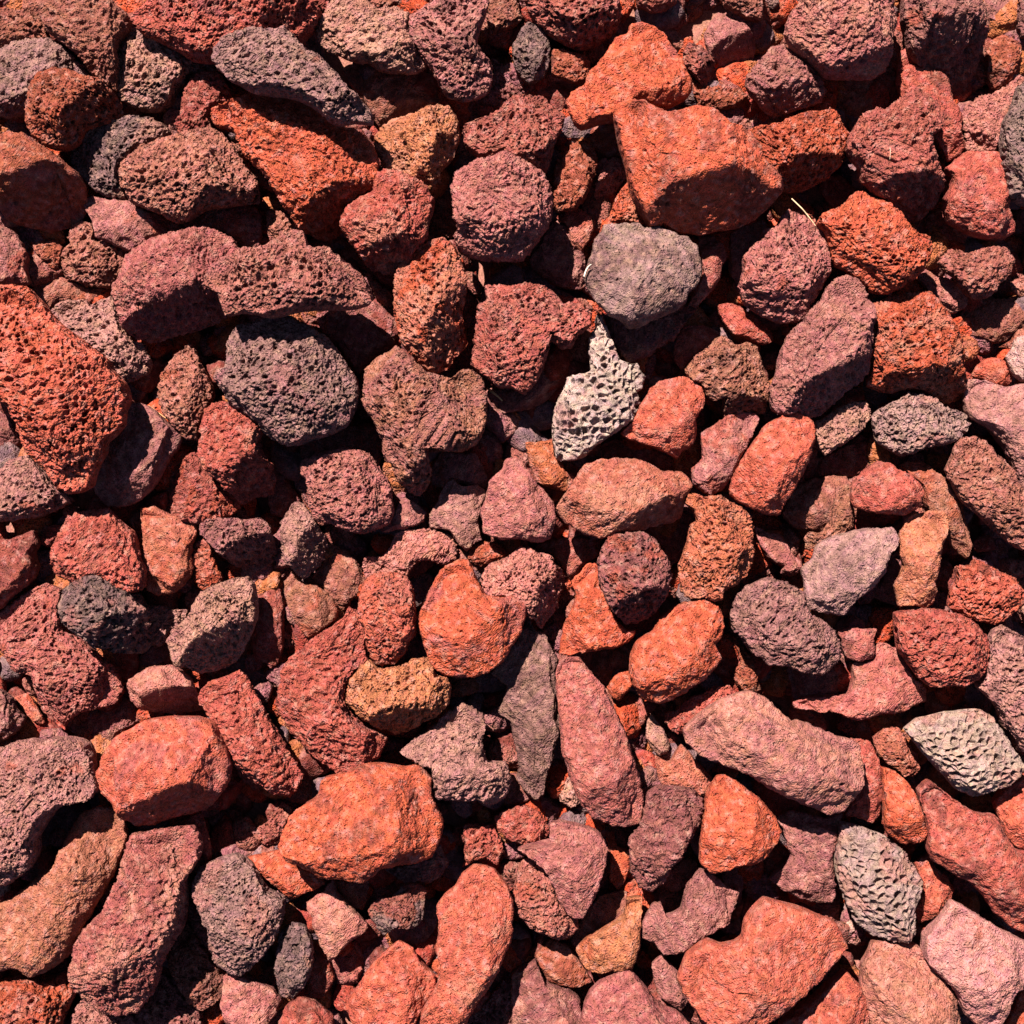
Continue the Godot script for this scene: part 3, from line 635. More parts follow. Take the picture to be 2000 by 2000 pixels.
	["rounded rusty orange stone up and right of the blocky rusty stone with dark shadowed front","p",[181,99,75],473,237,-4393,-186,-3993,[-331,-293,-233,-345,-76,-384,68,-352,173,-280,317,-280,448,-162,513,-57,487,74,330,152,173,218,107,349,3,414,-141,414,-298,349,-364,218,-403,87,-383,-123],[],[[30,34,55]]],
	["orange red knobbly stone above the purple stone with a lit left shoulder","r",[200,102,86],381,208,-2731,-186,-598,[-324,-308,-285,-413,-154,-491,-36,-452,108,-406,202,-400,239,-321,265,-203,239,-72,291,72,370,124,376,268,331,412,239,451,147,464,43,517,-49,399,-180,281,-285,189,-376,32,-337,-99,-350,-216],[],[[50,34,58]]],
	["round purple red stone with deep holes up and right of the bright orange triangular stone","h",[165,101,95],416,250,1192,-25,624,[-350,-149,-311,-291,-233,-395,-91,-434,91,-427,207,-356,272,-252,337,-136,363,-19,337,162,259,305,169,409,39,473,-78,473,-168,383,-259,253,-311,136,-350,7],[],[[75,34,63]]],
	["brownish red stone with a flat face above the large round mauve pink stone","p",[184,104,90],371,222,62,-319,-3765,[-539,-67,-381,-133,-196,-199,-104,-305,-62,-358,134,-384,253,-371,319,-292,464,-173,437,-41,384,65,332,183,292,368,160,421,-104,249,-368,249,-473,183,-539,91],[],[]],
	["light orange pear shaped stone left of the brownish red stone with a flat face","p",[213,133,94],395,237,-929,-311,-3633,[-446,-66,-393,-185,-261,-264,-37,-330,134,-396,306,-403,372,-304,411,-145,385,-13,332,118,214,237,214,356,121,461,3,435,-169,356,-327,250,-380,118,-446,26],[],[[20,30,73]]],
	["dark charcoal stone with pinholes below the craggy brick red stone","h",[136,106,101],352,211,-3973,-2,1016,[-446,-127,-407,-257,-303,-347,-148,-399,-31,-386,72,-295,202,-231,318,-127,409,-63,434,41,383,157,383,313,305,403,202,390,46,365,-70,313,-187,209,-303,157,-394,54],[],[[50,38,43]]],
	["dark stone in the shade down and right of the long smooth orange red stone","s",[165,101,95],280,240,312,-549,5061,[-312,-399,-194,-470,-75,-541,-28,-423,19,-304,152,-266,285,-228,367,-146,398,-20,367,253,285,342,152,403,19,419,-113,399,-246,329,-312,253,-312,61,-312,-70,-312,-202,-312,-333],[],[]],
	["pinkish tan stone full of round holes down and left of the broad brick red slab","h",[185,137,124],370,222,-3639,-599,-4466,[-340,-332,-260,-426,-139,-440,-45,-372,62,-305,237,-225,385,-131,599,-91,666,3,385,30,331,138,264,178,197,326,62,406,-126,393,-300,326,-381,218,-354,71,-354,-131],[],[]],
	["purple red stone with a pitted lower end left of the bright orange rounded triangular stone","r",[165,101,95],319,191,1494,-194,3166,[-335,64,-231,-76,-196,-215,-150,-400,-34,-469,128,-446,291,-423,383,-330,407,-238,360,-99,244,64,175,203,59,295,13,457,-103,585,-242,527,-312,388,-323,226],[],[]],
	["smooth orange red blocky stone above the rough salmon brown stone","s",[200,102,86],350,210,4649,-325,-3138,[-342,-287,-223,-379,-118,-445,67,-445,199,-445,239,-313,265,-115,278,17,292,162,358,281,344,360,252,426,94,426,-65,387,-210,307,-316,255,-355,96,-329,-9,-263,-115,-289,-221],[],[]],
	["rose red stone with a long pointed spur right of the bright orange oval slab","s",[200,115,103],228,195,3630,-472,1767,[-203,-106,-230,-252,-123,-266,-17,-292,23,-426,103,-459,223,-399,316,-252,383,-133,516,1,529,134,410,174,223,240,37,254,-97,307,-257,300,-416,227,-616,227,-789,201,-796,147,-656,94,-443,81,-257,54],[-630,161,-123,134,143,-26],[]],
	["rose pink rounded triangular stone below the tall pinkish red stone","s",[197,121,112],307,205,594,-188,3467,[-537,-134,-386,-169,-212,-192,-224,-401,-108,-429,77,-378,263,-308,344,-169,332,-30,274,178,193,364,100,514,8,526,-85,433,-154,271,-247,86,-409,-53],[],[]],
	["mauve stone with a shaded top down and right of the bright orange rounded triangular stone","s",[184,118,110],223,167,2983,-486,3463,[-407,226,-265,108,-183,-10,-265,-293,-336,-388,-171,-458,183,-388,348,-435,301,-223,218,-57,242,155,277,367,230,462,18,462,-195,367,-360,273],[],[]],
	["smooth mauve pink pointed stone above the pale pink stone with shadowed right side","s",[197,121,112],329,220,54,-320,-54,[-373,63,-307,-122,-268,-254,-162,-359,-109,-465,-17,-491,89,-399,155,-254,273,-148,353,-56,379,63,366,208,326,314,207,367,23,327,-162,327,-334,261,-347,142],[],[]],
	["lilac mauve crescent shaped stone right of the golden tan stone with an upright finger","s",[184,118,110],231,173,1785,-343,4010,[-511,138,-382,-120,-300,-120,-265,9,-101,-49,-55,-307,86,-447,249,-377,343,-283,483,-213,460,-96,366,91,132,208,-55,348,-265,395,-359,301,-476,231],[-288,184,39,44,203,-190],[]],
	["dark purple brown oval stone down and right of the rounded rusty orange stone","p",[136,106,101],273,182,-4009,-479,-3616,[-288,-214,-128,-281,59,-294,206,-341,405,-321,552,-241,592,-174,459,-94,259,-1,99,133,72,253,86,372,139,479,6,479,-154,399,-274,306,-394,173,-447,53,-394,-81],[],[]],
	["dull red stone at the left edge left of the craggy brick red stone","s",[175,93,81],325,217,-5133,-462,593,[-161,-331,-20,-326,122,-317,215,-357,322,-411,388,-277,348,-171,388,-51,348,69,289,129,229,189,122,277,29,375,-161,455,-244,389,-323,258,-356,127,-356,-3,-323,-134,-244,-265],[],[]],
	["tan brown lumpy stone above the long smooth mauve stone","p",[182,118,95],321,192,2188,-334,-1348,[-457,-82,-339,-227,-233,-280,-154,-386,-74,-386,45,-306,150,-346,256,-293,295,-174,322,-16,364,116,335,354,243,381,137,354,-74,394,-88,222,-180,248,-259,196,-299,90,-444,-2],[],[[80,34,73]]],
	["upright orange egg shaped stone left of the heart shaped bright orange stone","p",[213,110,87],300,200,-1227,-190,1030,[-256,-314,-138,-419,33,-439,163,-406,242,-301,268,-144,288,39,281,170,203,275,163,380,72,458,-59,491,-151,445,-203,327,-229,131,-308,-26,-269,-170],[],[]],
	["greyish pink stone with rough top down and left of the large rough purple pink stone","p",[199,143,130],231,154,-4095,-493,-1769,[-545,-269,-459,-349,-312,-369,-192,-362,-138,-296,-18,-362,102,-396,128,-296,155,-162,222,-16,288,64,395,64,448,198,475,278,448,371,342,425,222,465,142,438,48,291,-125,144,-312,24,-432,-109],[],[]],
	["plump orange red stone up and left of the long smooth mauve stone","s",[219,110,86],343,206,1553,-327,-952,[-180,-266,-87,-345,45,-378,203,-385,322,-305,362,-213,348,-94,269,25,276,170,243,289,150,342,84,414,-21,368,-153,302,-233,276,-391,236,-470,170,-365,64,-279,-107],[],[]],
	["pale pink stone with shadowed right side up and left of the bright orange triangular stone","p",[211,134,119],329,197,149,-331,707,[-468,-38,-389,-183,-257,-236,-149,-289,-72,-361,20,-355,113,-302,258,-275,271,-183,351,-143,403,-38,351,68,337,174,271,293,218,385,139,464,60,359,-59,266,-149,187,-257,134,-402,134],[-257,-64,7,-104,73,94],[[20,30,53]]],
	["pinkish grey stone at the left edge up and left of the craggy brick red stone","p",[188,130,119],295,197,-4950,-472,-193,[-382,-116,-321,-182,-158,-249,-51,-342,82,-382,189,-276,249,-209,309,-142,375,-49,468,4,548,84,428,151,349,184,269,217,135,253,-1,273,-139,279,-325,281,-382,217,-425,84,-412,-49],[],[]],
	["grey oval stone with pinholes below the large rounded dark orange stone","h",[184,145,135],285,190,4040,-335,-872,[-451,-82,-365,-161,-219,-227,-114,-307,5,-313,164,-267,243,-188,362,-148,467,-108,520,-29,481,77,362,169,230,209,71,222,-48,288,-167,314,-299,248,-404,169,-431,63],[],[]],
	["long flat red stone below the large brown purple stone with shadowed front","s",[200,102,86],192,165,4202,-488,-4110,[-292,-543,-239,-563,-185,-536,-119,-429,-12,-349,108,-283,175,-256,188,-176,228,-16,281,64,308,157,295,291,348,424,308,517,175,584,135,517,41,371,-159,157,-305,-56,-339,-243,-325,-376],[],[]],
	["dark stone at the bottom edge below the long rose mauve stone","p",[165,101,95],295,222,-3516,-685,5151,[-314,-212,-218,-326,-123,-441,-27,-450,68,-355,164,-259,259,-164,355,-68,355,206,288,282,154,350,20,369,-113,350,-247,282,-314,206,-314,3,-314,-140],[],[]],
	["big smooth dark brown stone deep in shadow right of the long tapering purple grey stone","s",[176,110,92],213,160,-1218,-731,-4287,[-517,-238,-382,-292,-179,-292,38,-170,295,-224,430,-130,457,33,498,154,227,236,-3,290,-138,357,-246,181,-395,-8],[],[]],
	["flat dark stone with a sunlit orange foot right of the craggy brick red stone","s",[202,118,95],223,167,-3461,-486,387,[-278,-431,-131,-444,15,-364,282,-298,309,-191,255,-58,255,102,269,209,175,342,29,449,-118,456,-211,396,-225,102,-238,-244],[],[]],
	["upright light orange stone with a small hollow below the grey oval stone with pinholes","s",[217,133,101],225,150,4038,-215,448,[-219,-216,-154,-335,-101,-439,4,-439,95,-466,227,-466,286,-374,266,-256,200,-85,187,85,122,242,161,334,135,439,69,505,-75,472,-219,485,-232,387,-265,269,-206,190,-167,85,-206,-46],[],[]],
	["dark slate stone in shadow left of the upright orange oval stone","s",[165,101,95],231,198,-1548,-703,-1839,[-467,-217,114,-298,289,-230,357,-203,397,67,316,175,181,256,60,378,-8,445,-116,310,-224,148,-386,13],[],[]],
	["orange red stone cut by the right edge above the large pale pink stone","s",[219,110,86],312,208,5132,-326,2974,[-350,-92,-298,-162,-245,-232,-138,-302,-30,-372,116,-372,194,-310,269,-185,300,-61,300,64,269,188,194,313,116,375,-105,352,-175,294,-245,235,-269,153,-292,72,-321,-10],[],[]],
	["lilac mauve angular stone above the dark orange oval stone with deep pits","r",[184,118,110],349,209,2713,-325,-4279,[-376,-57,-297,-150,-205,-255,-139,-334,-33,-374,99,-295,271,-150,363,-31,416,88,376,180,231,233,99,273,-73,326,-191,286,-257,194,-350,114,-389,22],[-125,-84,231,22],[[90,34,58]]],
	["bright orange triangular stone down and left of the round purple red stone with deep holes","s",[222,108,77],228,171,786,-345,1060,[-323,351,-296,179,-257,20,-178,-125,-151,-258,-204,-376,-98,-469,-45,-548,60,-535,87,-310,166,-152,259,7,364,126,444,113,417,192,272,284,87,304,-111,337,-217,377],[],[]],
	["broken salmon pink stone above the smooth orange red blocky stone","r",[211,134,119],189,162,4892,-489,-3994,[-382,1,-302,-105,-209,-172,-129,-192,-48,-212,85,-292,152,-346,218,-399,370,-283,434,-159,418,-25,209,77,85,148,32,281,-48,375,-173,384,-329,348,-342,201,-395,121],[],[]],
	["jagged dull red stone down and left of the orange red knobbly stone","r",[175,93,81],260,195,-3179,-472,-186,[110,-256,217,-136,430,64,450,144,297,264,30,290,-236,224,-370,130,-390,-3,-316,-149,-210,-296,-10,-403],[],[[190,34,33]]],
	["teardrop shaped brown stone full of holes up and left of the orange red knobbly stone","h",[191,122,103],309,186,-3279,-477,-1204,[49,-511,116,-384,182,-238,262,-91,289,42,209,189,142,322,129,482,22,469,-97,362,-217,216,-271,42,-264,-171,-217,-238,-124,-331,-18,-451],[],[]],
	["dark grey stone at the bottom edge below the long smooth orange red stone","p",[165,101,95],238,178,-206,-717,5204,[-426,166,-330,20,-234,-64,-139,-160,-43,-255,45,-361,125,-475,206,-590,221,-464,237,-338,253,-212,268,-86,284,179,227,244,96,317,-34,343,-165,335,-295,289],[],[]],
	["long smooth mauve stone left of the long smooth salmon red stone","s",[184,118,110],249,149,2101,-355,-609,[-236,-174,-117,-240,15,-333,174,-392,319,-386,372,-319,319,-200,227,-42,160,104,81,249,2,368,-117,448,-223,395,-289,342,-316,183,-210,77,-210,-28],[],[]],
	["spiky mauve stone up and left of the large rough purple pink stone","s",[184,118,110],259,155,-3865,-492,-2893,[-442,-220,-369,-280,-249,-260,-142,-234,18,-240,98,-167,245,-140,445,-20,552,33,378,126,218,220,72,316,31,273,-182,193,-302,140,-329,33,-355,-34,-422,-140],[],[]],
	["orange red rounded stone near the right edge above the pale grey flaky porous stone","p",[219,110,86],288,192,4706,-334,813,[-358,120,-331,-38,-252,-157,-265,-276,-120,-276,-93,-349,25,-276,158,-210,276,-157,356,-52,382,28,342,133,210,226,65,292,-93,279,-239,199],[],[]],
	["brown pitted stone overlapped by a pink one left of the lilac mauve crescent shaped stone","p",[191,116,100],231,154,291,-353,3892,[-291,-46,-279,-140,-197,-397,-104,-444,60,-304,177,-46,271,118,376,188,341,305,189,375,-80,258,-244,118],[],[]],
	["mauve grey stone at the left edge below the blocky rusty stone with dark shadowed front","s",[184,118,110],288,192,-5151,-474,-2542,[-136,-333,-3,-336,163,-266,243,-147,283,-13,270,93,310,240,203,286,65,289,-136,306,-208,243,-273,115,-291,-13,-273,-141,-208,-269],[],[]],
	["knobbly brown stone with holes left of the large rough purple pink stone","h",[191,122,103],261,157,-4251,-632,-2570,[-247,-211,-206,-332,-85,-366,9,-346,36,-252,22,-171,265,-157,386,-104,332,-23,305,138,238,219,197,286,-4,300,-166,233,-273,192,-327,71,-300,-90,-193,-144],[],[]],
	["dark brown stone in shadow down and right of the long smooth salmon red stone","s",[176,110,92],241,180,3113,-620,-82,[-328,-28,-248,-149,-113,-243,88,-283,263,-270,317,-203,303,-55,330,66,236,187,21,281,-248,241,-382,107],[],[]],
	["golden tan stone with an upright finger left of the lilac mauve crescent shaped stone","s",[213,133,94],205,154,1019,-353,4285,[-388,75,-294,-42,-107,-135,104,-252,127,-440,279,-451,268,-182,256,28,174,262,10,286,-247,298,-341,192],[],[]],
	["purple stone with a lit left shoulder above the tan pink stone with large bubble holes","p",[170,112,104],325,177,-2703,-341,293,[-421,-85,-408,-178,-316,-231,-170,-231,68,-217,187,-237,292,-151,332,7,319,166,213,272,15,298,-117,219,-210,113,-342,-19],[-289,-138,-51,-138],[[60,36,31]]],
	["rounded brick red stone down and left of the grey oval stone with pinholes","s",[200,102,86],281,169,3695,-206,-210,[-350,76,-324,-94,-219,-199,-75,-297,30,-265,122,-199,227,-173,331,-68,371,24,331,115,253,210,148,247,17,233,-167,207,-311,168],[],[]],
	["mauve pink stone at the bottom edge below the purple grey triangular stone","s",[197,121,112],264,176,-2650,-482,4967,[-237,-300,-142,-347,-1,-288,141,-229,266,-167,329,-64,282,65,188,183,141,294,8,360,-124,342,-213,164,-260,6,-249,-147],[],[]],
	["small rounded salmon pink stone above the large rounded orange stone","s",[211,134,119],349,174,-3466,-343,1793,[-372,-79,-280,-172,-148,-251,64,-271,170,-211,262,-132,302,-40,341,66,341,198,183,238,-55,231,-161,198,-240,185,-333,66],[-214,-93,64,-159],[[70,36,25]]],
	["purple brown stone at the bottom edge below the long rose mauve stone","p",[170,112,104],236,157,-4150,-491,5214,[-342,84,-305,-101,-267,-223,-177,-308,-59,-285,35,-190,167,-171,299,-152,365,-60,365,84,301,161,172,233,44,259,-85,250,-214,205],[],[]],
	["dark stone deep in a gap down and right of the rough salmon brown stone","s",[176,110,92],146,146,4967,-741,-1980,[-388,-53,-307,-175,-180,-184,-54,-196,74,-209,201,-223,371,-162,426,-22,371,123,194,123,68,231,-59,258,-185,204,-320,168,-422,96],[],[]],
	["dark brown pitted stone down and right of the long rose mauve stone","p",[176,110,92],222,148,-3211,-636,4642,[-227,-288,-84,-479,107,-193,202,-50,297,93,273,283,59,402,-131,235,-274,-50],[],[]],
	["arched salmon pink stone above the upright orange egg shaped stone","r",[211,134,119],160,120,-1008,-510,411,[-504,106,-464,39,-290,39,-197,-68,-170,-175,-36,-235,137,-248,298,-215,418,-148,458,-41,444,66,298,119,137,66,17,119,-50,239,-156,213,-370,213,-464,293],[-370,132,-130,-1,97,-108,338,-28],[]],
	["smooth tan stone left of the long brownish pink stone dotted with holes","s",[182,118,95],171,114,4337,-513,-63,[-435,-407,-355,-454,-195,-447,-88,-354,19,-273,113,-167,193,-33,219,101,260,261,300,394,246,541,99,421,-48,194,-181,-6,-208,-193,-368,-354],[],[]],
	["smooth dark brown stone in shadow below the large brick red stone with a notch","s",[172,112,104],173,129,167,-645,-1263,[-409,277,-423,35,-301,22,197,-342,331,-261,412,-153,331,-46,210,116,49,210,-167,250],[],[]],
	["red stone cut by the bottom edge down and right of the purple grey triangular stone","s",[200,102,86],300,180,-2054,-340,5135,[-317,108,-258,-76,-200,-205,-130,-256,-59,-308,81,-275,174,-191,268,-107,315,108,252,179,125,243,-1,261,-127,243,-254,179],[],[]],
	["dark purple stone in the shade below the large flat topped grey stone","r",[172,112,104],144,108,1363,-516,-1798,[-454,-216,-267,-123,-161,-43,53,-123,374,-296,494,-270,441,-176,347,-43,267,64,120,144,40,225,-80,251,-187,318,-267,225,-348,64,-428,-96],[],[]],
	["flat pinkish grey stone left of the smooth mauve pink pointed stone","s",[188,130,119],199,149,-526,-496,8,[-304,15,-210,-119,-143,-305,-77,-345,30,-265,190,-279,283,-185,217,-65,190,55,217,268,137,322,70,388,-23,295,-103,175,-290,148],[],[]],
	["rough salmon brown stone below the smooth orange red blocky stone","r",[191,116,100],241,144,4651,-358,-2412,[-402,-91,-323,-170,-283,-203,-137,-144,-32,-183,88,-230,246,-223,326,-144,339,-64,286,55,180,148,154,227,21,306,-84,267,-177,161,-256,55,-349,-24],[],[]],
	["star shaped salmon pink stone below the very large orange slab with pitted top","s",[211,134,119],199,149,-1777,-495,4110,[-293,-183,-116,-301,-21,-419,14,-277,144,-159,238,-65,333,29,309,100,191,171,49,313,-45,419,-104,289,-187,124,-222,-41],[],[]],
	["dark purple stone in shadow down and right of the large round mauve pink stone","s",[172,112,104],165,142,487,-745,-2585,[-107,-338,-26,-405,109,-284,109,-121,231,-80,272,96,231,245,272,285,150,326,-40,272,-283,96,-311,1,-189,-148],[],[]],
	["crumbly rust brown stone up and left of the rounded rusty orange stone","h",[172,105,86],188,141,-5106,-640,-4903,[-220,-216,-60,-206,94,-189,262,-173,350,-162,370,-28,404,107,251,116,112,138,-13,174,-94,241,-220,268,-284,199,-329,61,-315,-78],[],[]],
	["broad dark stone in deep shadow below the large round mauve stone with dark hollows","s",[176,110,92],150,128,3607,-755,-4245,[-352,-151,-122,-165,95,-165,231,-260,312,-287,339,-111,366,11,231,133,68,160,-54,215,-135,364,-230,201,-352,11],[],[]],
	["small upright tan pink stone down and left of the pale mauve pink blocky stone","r",[199,143,130],299,149,-2092,-355,286,[-212,-185,-146,-264,-80,-383,-1,-383,66,-304,118,-224,185,-105,237,14,198,199,105,318,26,384,-54,331,-106,252,-186,173,-212,-13,-199,-79],[-67,-251,-54,14,-54,199],[[20,34,43]]],
	["dark slate grey slab in shadow up and right of the light orange pear shaped stone","p",[165,101,95],138,119,-179,-763,-4239,[-434,72,-41,-50,0,-240,-27,-403,135,-321,217,-240,339,-118,407,-23,179,126,0,194,-271,275,-366,289,-407,167],[],[]],
	["dull red stone with small lit tip up and left of the large craggy red stone","s",[175,93,81],195,117,-2475,-651,1159,[-127,-301,-46,-355,48,-450,116,-396,156,-275,169,-126,163,62,156,197,116,345,35,433,-19,372,-127,385,-167,197,-181,-73],[],[]],
	["narrow rusty orange stone up and right of the large round mauve pink stone","r",[181,99,75],225,135,626,-503,-3380,[-185,-148,-92,-228,-38,-322,95,-362,202,-295,229,-175,215,-15,148,119,108,252,15,332,-185,372,-212,199,-199,12],[],[]],
	["upright dark oval stone with pits down and right of the purple grey triangular stone","h",[136,106,101],237,129,-2181,-365,4470,[-165,-83,-142,-270,-25,-376,116,-341,186,-200,198,34,139,221,-1,385,-142,362,-189,128],[],[]],
	["mauve brown stone with only its tip lit above the large flat topped grey stone","s",[184,118,110],284,155,2213,-633,-4715,[-263,-146,-196,-254,-115,-341,-48,-280,20,-260,127,-200,208,-106,262,-11,248,150,194,271,6,311,-115,217,-209,83,-249,-38],[-142,-213,20,-173],[[75,36,18]]],
	["small knobbly dark red stone left of the long tapering purple grey stone","p",[175,93,81],224,134,-3122,-503,-4119,[-60,-291,100,-297,220,-251,287,-117,314,-50,154,56,87,163,100,256,-100,310,-233,323,-280,216,-193,96,-207,-24,-167,-157],[],[]],
	["upright bright orange stone above the grey honeycomb stone","s",[222,108,77],221,133,3853,-224,2948,[-180,-421,-64,-386,98,-223,145,-107,191,9,226,194,214,287,29,345,-111,264,-180,148,-180,-107],[],[]],
	["dark brown stone in the shade up and left of the upright orange egg shaped stone","s",[176,110,92],176,151,-1760,-738,656,[-124,-349,92,-268,214,-105,268,30,227,152,119,247,92,342,-16,342,-84,206,-246,98,-328,44,-179,-105],[],[]],
	["purple red stone at the left edge left of the large rounded orange stone","r",[170,112,104],265,159,-5192,-491,2054,[-96,-298,78,-258,172,-178,212,-71,292,22,265,102,172,182,38,262,-96,289,-165,223,-224,93,-234,-37,-203,-168],[],[]],
	["dark stone in deep shadow up and right of the large rough purple pink stone","s",[165,101,95],147,126,-2839,-522,-2903,[-480,6,-320,-127,-53,-168,148,-194,257,-168,321,-34,295,233,148,247,27,153,-120,86,-240,46,-427,86],[],[]],
	["egg shaped brown stone above the large craggy red stone","s",[182,118,95],221,147,-2035,-496,941,[-255,-238,-182,-345,-129,-292,-48,-225,72,-198,178,-132,245,-52,298,55,258,135,165,215,85,282,-8,322,-88,242,-169,122,-209,-25,-255,-145],[],[]],
	["dark brown stone down in a gap left of the large rough purple pink stone","s",[176,110,92],108,108,-4572,-770,-2277,[-371,-298,-127,-189,36,-94,280,-6,511,-26,511,82,280,177,-59,123,-154,204,-262,136,-330,-26],[],[]],
	["dark grey stone at the left edge up and left of the craggy brick red stone","s",[165,101,95],173,148,-5258,-739,-858,[-105,-296,27,-275,108,-255,172,-138,221,-7,257,138,163,246,27,273,-105,246,-172,178,-225,43,-225,-93,-172,-228],[],[]],
	["dark grey stone low in a gap up and left of the large rounded orange stone","s",[165,101,95],133,114,-4149,-765,2144,[-222,-101,104,-182,199,-236,266,-209,348,-101,402,-46,131,116,63,214,-276,171,-412,35],[],[]],
	["small lumpy purple grey stone up and left of the long smooth orange red stone","p",[136,106,101],214,129,-1123,-366,3958,[-310,8,-216,-109,-76,-133,18,-238,182,-250,264,-180,240,101,135,195,-29,183,-158,265,-263,125],[],[]],
	["rough orange red stone tucked behind below the bright orange oval slab","p",[200,102,86],151,101,1888,-380,1967,[-365,135,-352,29,-246,16,-140,-103,6,-156,125,-222,284,-236,364,-156,350,-37,99,95,-60,201,-166,228,-246,254],[],[]],
	["narrow orange stone up and right of the purple grey triangular stone","s",[222,108,77],168,112,-2273,-514,3644,[-414,-162,-166,-221,-71,-245,71,-115,236,-44,378,50,401,98,260,168,165,192,47,263,-95,145,-260,-21],[],[]],
	["dark brown stone up and left of the long mauve stone with coarse pits","p",[176,110,92],168,126,-1092,-756,-5294,[-171,-144,-42,-203,87,-213,216,-182,344,-77,277,71,141,139,33,234,-89,139,-225,207,-292,146,-360,85,-234,-77],[],[]],
	["dark purple stone up and right of the large brown purple stone with shadowed front","s",[172,112,104],180,135,4970,-750,-5183,[-253,-175,-189,-232,-61,-272,66,-260,194,-175,194,7,194,147,194,287,32,301,-50,260,-131,220,-158,98,-221,-56],[],[]],
	["narrow red stone right of the very long smooth tan pink stone","s",[200,102,86],144,96,3544,-382,2698,[-211,-440,-47,-428,47,-393,117,-229,153,-65,129,334,47,404,-70,357,-211,334,-94,99,-23,-88],[],[]],
	["shadowed dark red stone up and left of the long brown red stone riddled with holes","p",[184,104,90],182,136,-2663,-748,-2914,[-211,-206,-35,-260,181,-247,181,-17,195,254,46,295,-130,227,-225,-17],[],[]],
	["tan pitted stone pointing up right up and right of the long smooth salmon red stone","p",[206,150,130],173,115,3288,-372,-860,[-266,-43,-134,-109,12,-202,145,-241,250,-241,303,-162,290,-82,197,50,65,156,-67,235,-160,295,-239,196,-266,77],[],[]],
	["small charcoal grey stone with bubble holes above the brownish red stone with a flat face","h",[136,106,101],233,127,199,-506,-4615,[-199,-76,-118,-223,-52,-310,55,-303,122,-223,175,-130,182,-23,175,151,108,258,-25,311,-118,231,-185,124],[],[]],
	["dark red stone down in a gap up and left of the rounded brick red stone","s",[184,104,90],131,112,3415,-766,-536,[-334,-9,-212,-36,18,-171,154,-266,289,-158,317,5,154,140,18,181,-185,154,-389,195],[],[]],
	["brownish pink stone tucked behind up and left of the bright orange rounded triangular stone","s",[202,118,95],153,115,1745,-513,2639,[-304,-185,-162,-102,-44,-303,98,-150,240,-8,311,134,193,276,75,157,-138,134,-268,87],[],[]],
	["dark purple stone in a shaded hollow right of the bright orange oval slab","s",[172,112,104],112,96,3139,-662,1723,[-347,-151,3,-70,205,-245,273,-192,327,-43,273,118,84,145,-131,159,-280,199,-307,38],[],[]],
	["reddish brown stone in shadow up and left of the smooth mauve pink pointed stone","s",[172,112,104],144,108,-531,-656,-412,[-186,-196,30,-183,164,-183,245,-35,313,181,272,235,30,127,-78,100,-186,167,-294,127,-280,-62],[],[]],
	["orange red stone behind a grey honeycomb one right of the grey honeycomb stone","s",[213,110,87],182,109,4224,-515,3802,[-178,-273,-13,-367,34,-225,152,-131,223,11,176,153,11,271,-131,342,-178,200,-96,-36],[],[]],
	["dark red stone in shadow above the large brownish red oblong stone","s",[184,104,90],75,64,1306,-802,-580,[-273,-170,53,-102,379,34,529,-7,515,156,230,156,-83,20,-354,34,-558,88,-436,-88],[],[]],
	["pale pink stone at the right edge above the broad smooth pinkish grey slab","s",[222,175,162],230,138,5155,-361,-1533,[-230,-18,-164,-111,-124,-203,85,-256,164,-162,200,-25,182,111,85,247,-84,233,-164,141,-197,61],[],[]],
	["rusty brown stone in shadow right of the long smooth orange red stone","s",[181,99,75],181,121,506,-650,4593,[-268,-93,-125,-260,66,-189,209,2,304,169,113,216,-125,169],[],[]],
	["purple stone in shadow above the pale mauve pink blocky stone","s",[172,112,104],106,80,-1727,-670,-686,[-433,23,-338,-45,-123,-85,39,-180,187,-180,309,-45,403,131,376,238,268,104,39,36,-204,90,-419,171],[],[]],
	["small orange brown stone up and right of the smooth mauve pink pointed stone","s",[200,113,78],159,106,363,-517,-460,[-229,-238,-96,-251,51,-264,65,-104,145,-37,172,43,278,110,252,176,172,257,38,230,-109,163,-162,70,-202,-64],[],[]],
	["small layered red stone up and left of the rose pink rounded triangular stone","r",[200,102,86],206,124,108,-508,3150,[-274,-95,-108,-177,33,-189,152,-142,270,23,246,118,81,201,-108,153,-250,47],[],[]],
	["shadowed orange brown stone down and right of the large brown purple stone with shadowed front","p",[181,99,75],209,114,4982,-653,-4579,[-171,-59,-117,-207,-9,-275,166,-207,179,-86,179,49,166,129,45,237,-90,291,-171,183],[],[]],
	["dark red stone in the shade left of the large orange stone with pitted lower half","s",[184,104,90],133,114,1617,-765,236,[-424,-64,-125,-132,132,-240,268,-132,200,-105,173,85,92,261,10,316,-85,139,-193,4],[],[]],
	["small orange brown stone left of the pale grey flaky porous stone","p",[202,118,95],169,113,3883,-514,2415,[-252,-138,-122,-233,20,-244,91,-138,186,4,245,146,162,252,67,252,-27,169,-192,51],[],[]],
	["dark brown stone in shadow down and right of the rose pink rounded triangular stone","s",[176,110,92],116,99,906,-660,4100,[-310,271,-191,8,0,-206,262,-254,250,8,24,128,-167,223,-262,342],[],[]],
	["dark brown stone cut by the top edge above the large flat topped grey stone","p",[176,110,92],189,126,2332,-507,-5182,[-276,-101,-209,-162,-76,-206,58,-194,191,-110,205,77,185,158,165,238,44,224,-89,144,-196,77,-236,-143],[],[]],
	["reddish brown stone peeking out right of the large flat topped grey stone","s",[184,104,90],118,89,1964,-386,-2431,[-108,-309,51,-336,157,-230,196,-124,130,-4,117,102,24,234,-108,367,-135,433,-241,446,-108,168,-55,36],[],[]],
	["dark maroon stone in a gap above the bright orange triangular stone","s",[184,104,90],129,110,613,-768,414,[-382,-66,-70,-161,283,-133,283,29,147,97,-16,273,-70,192,-192,29],[],[]],
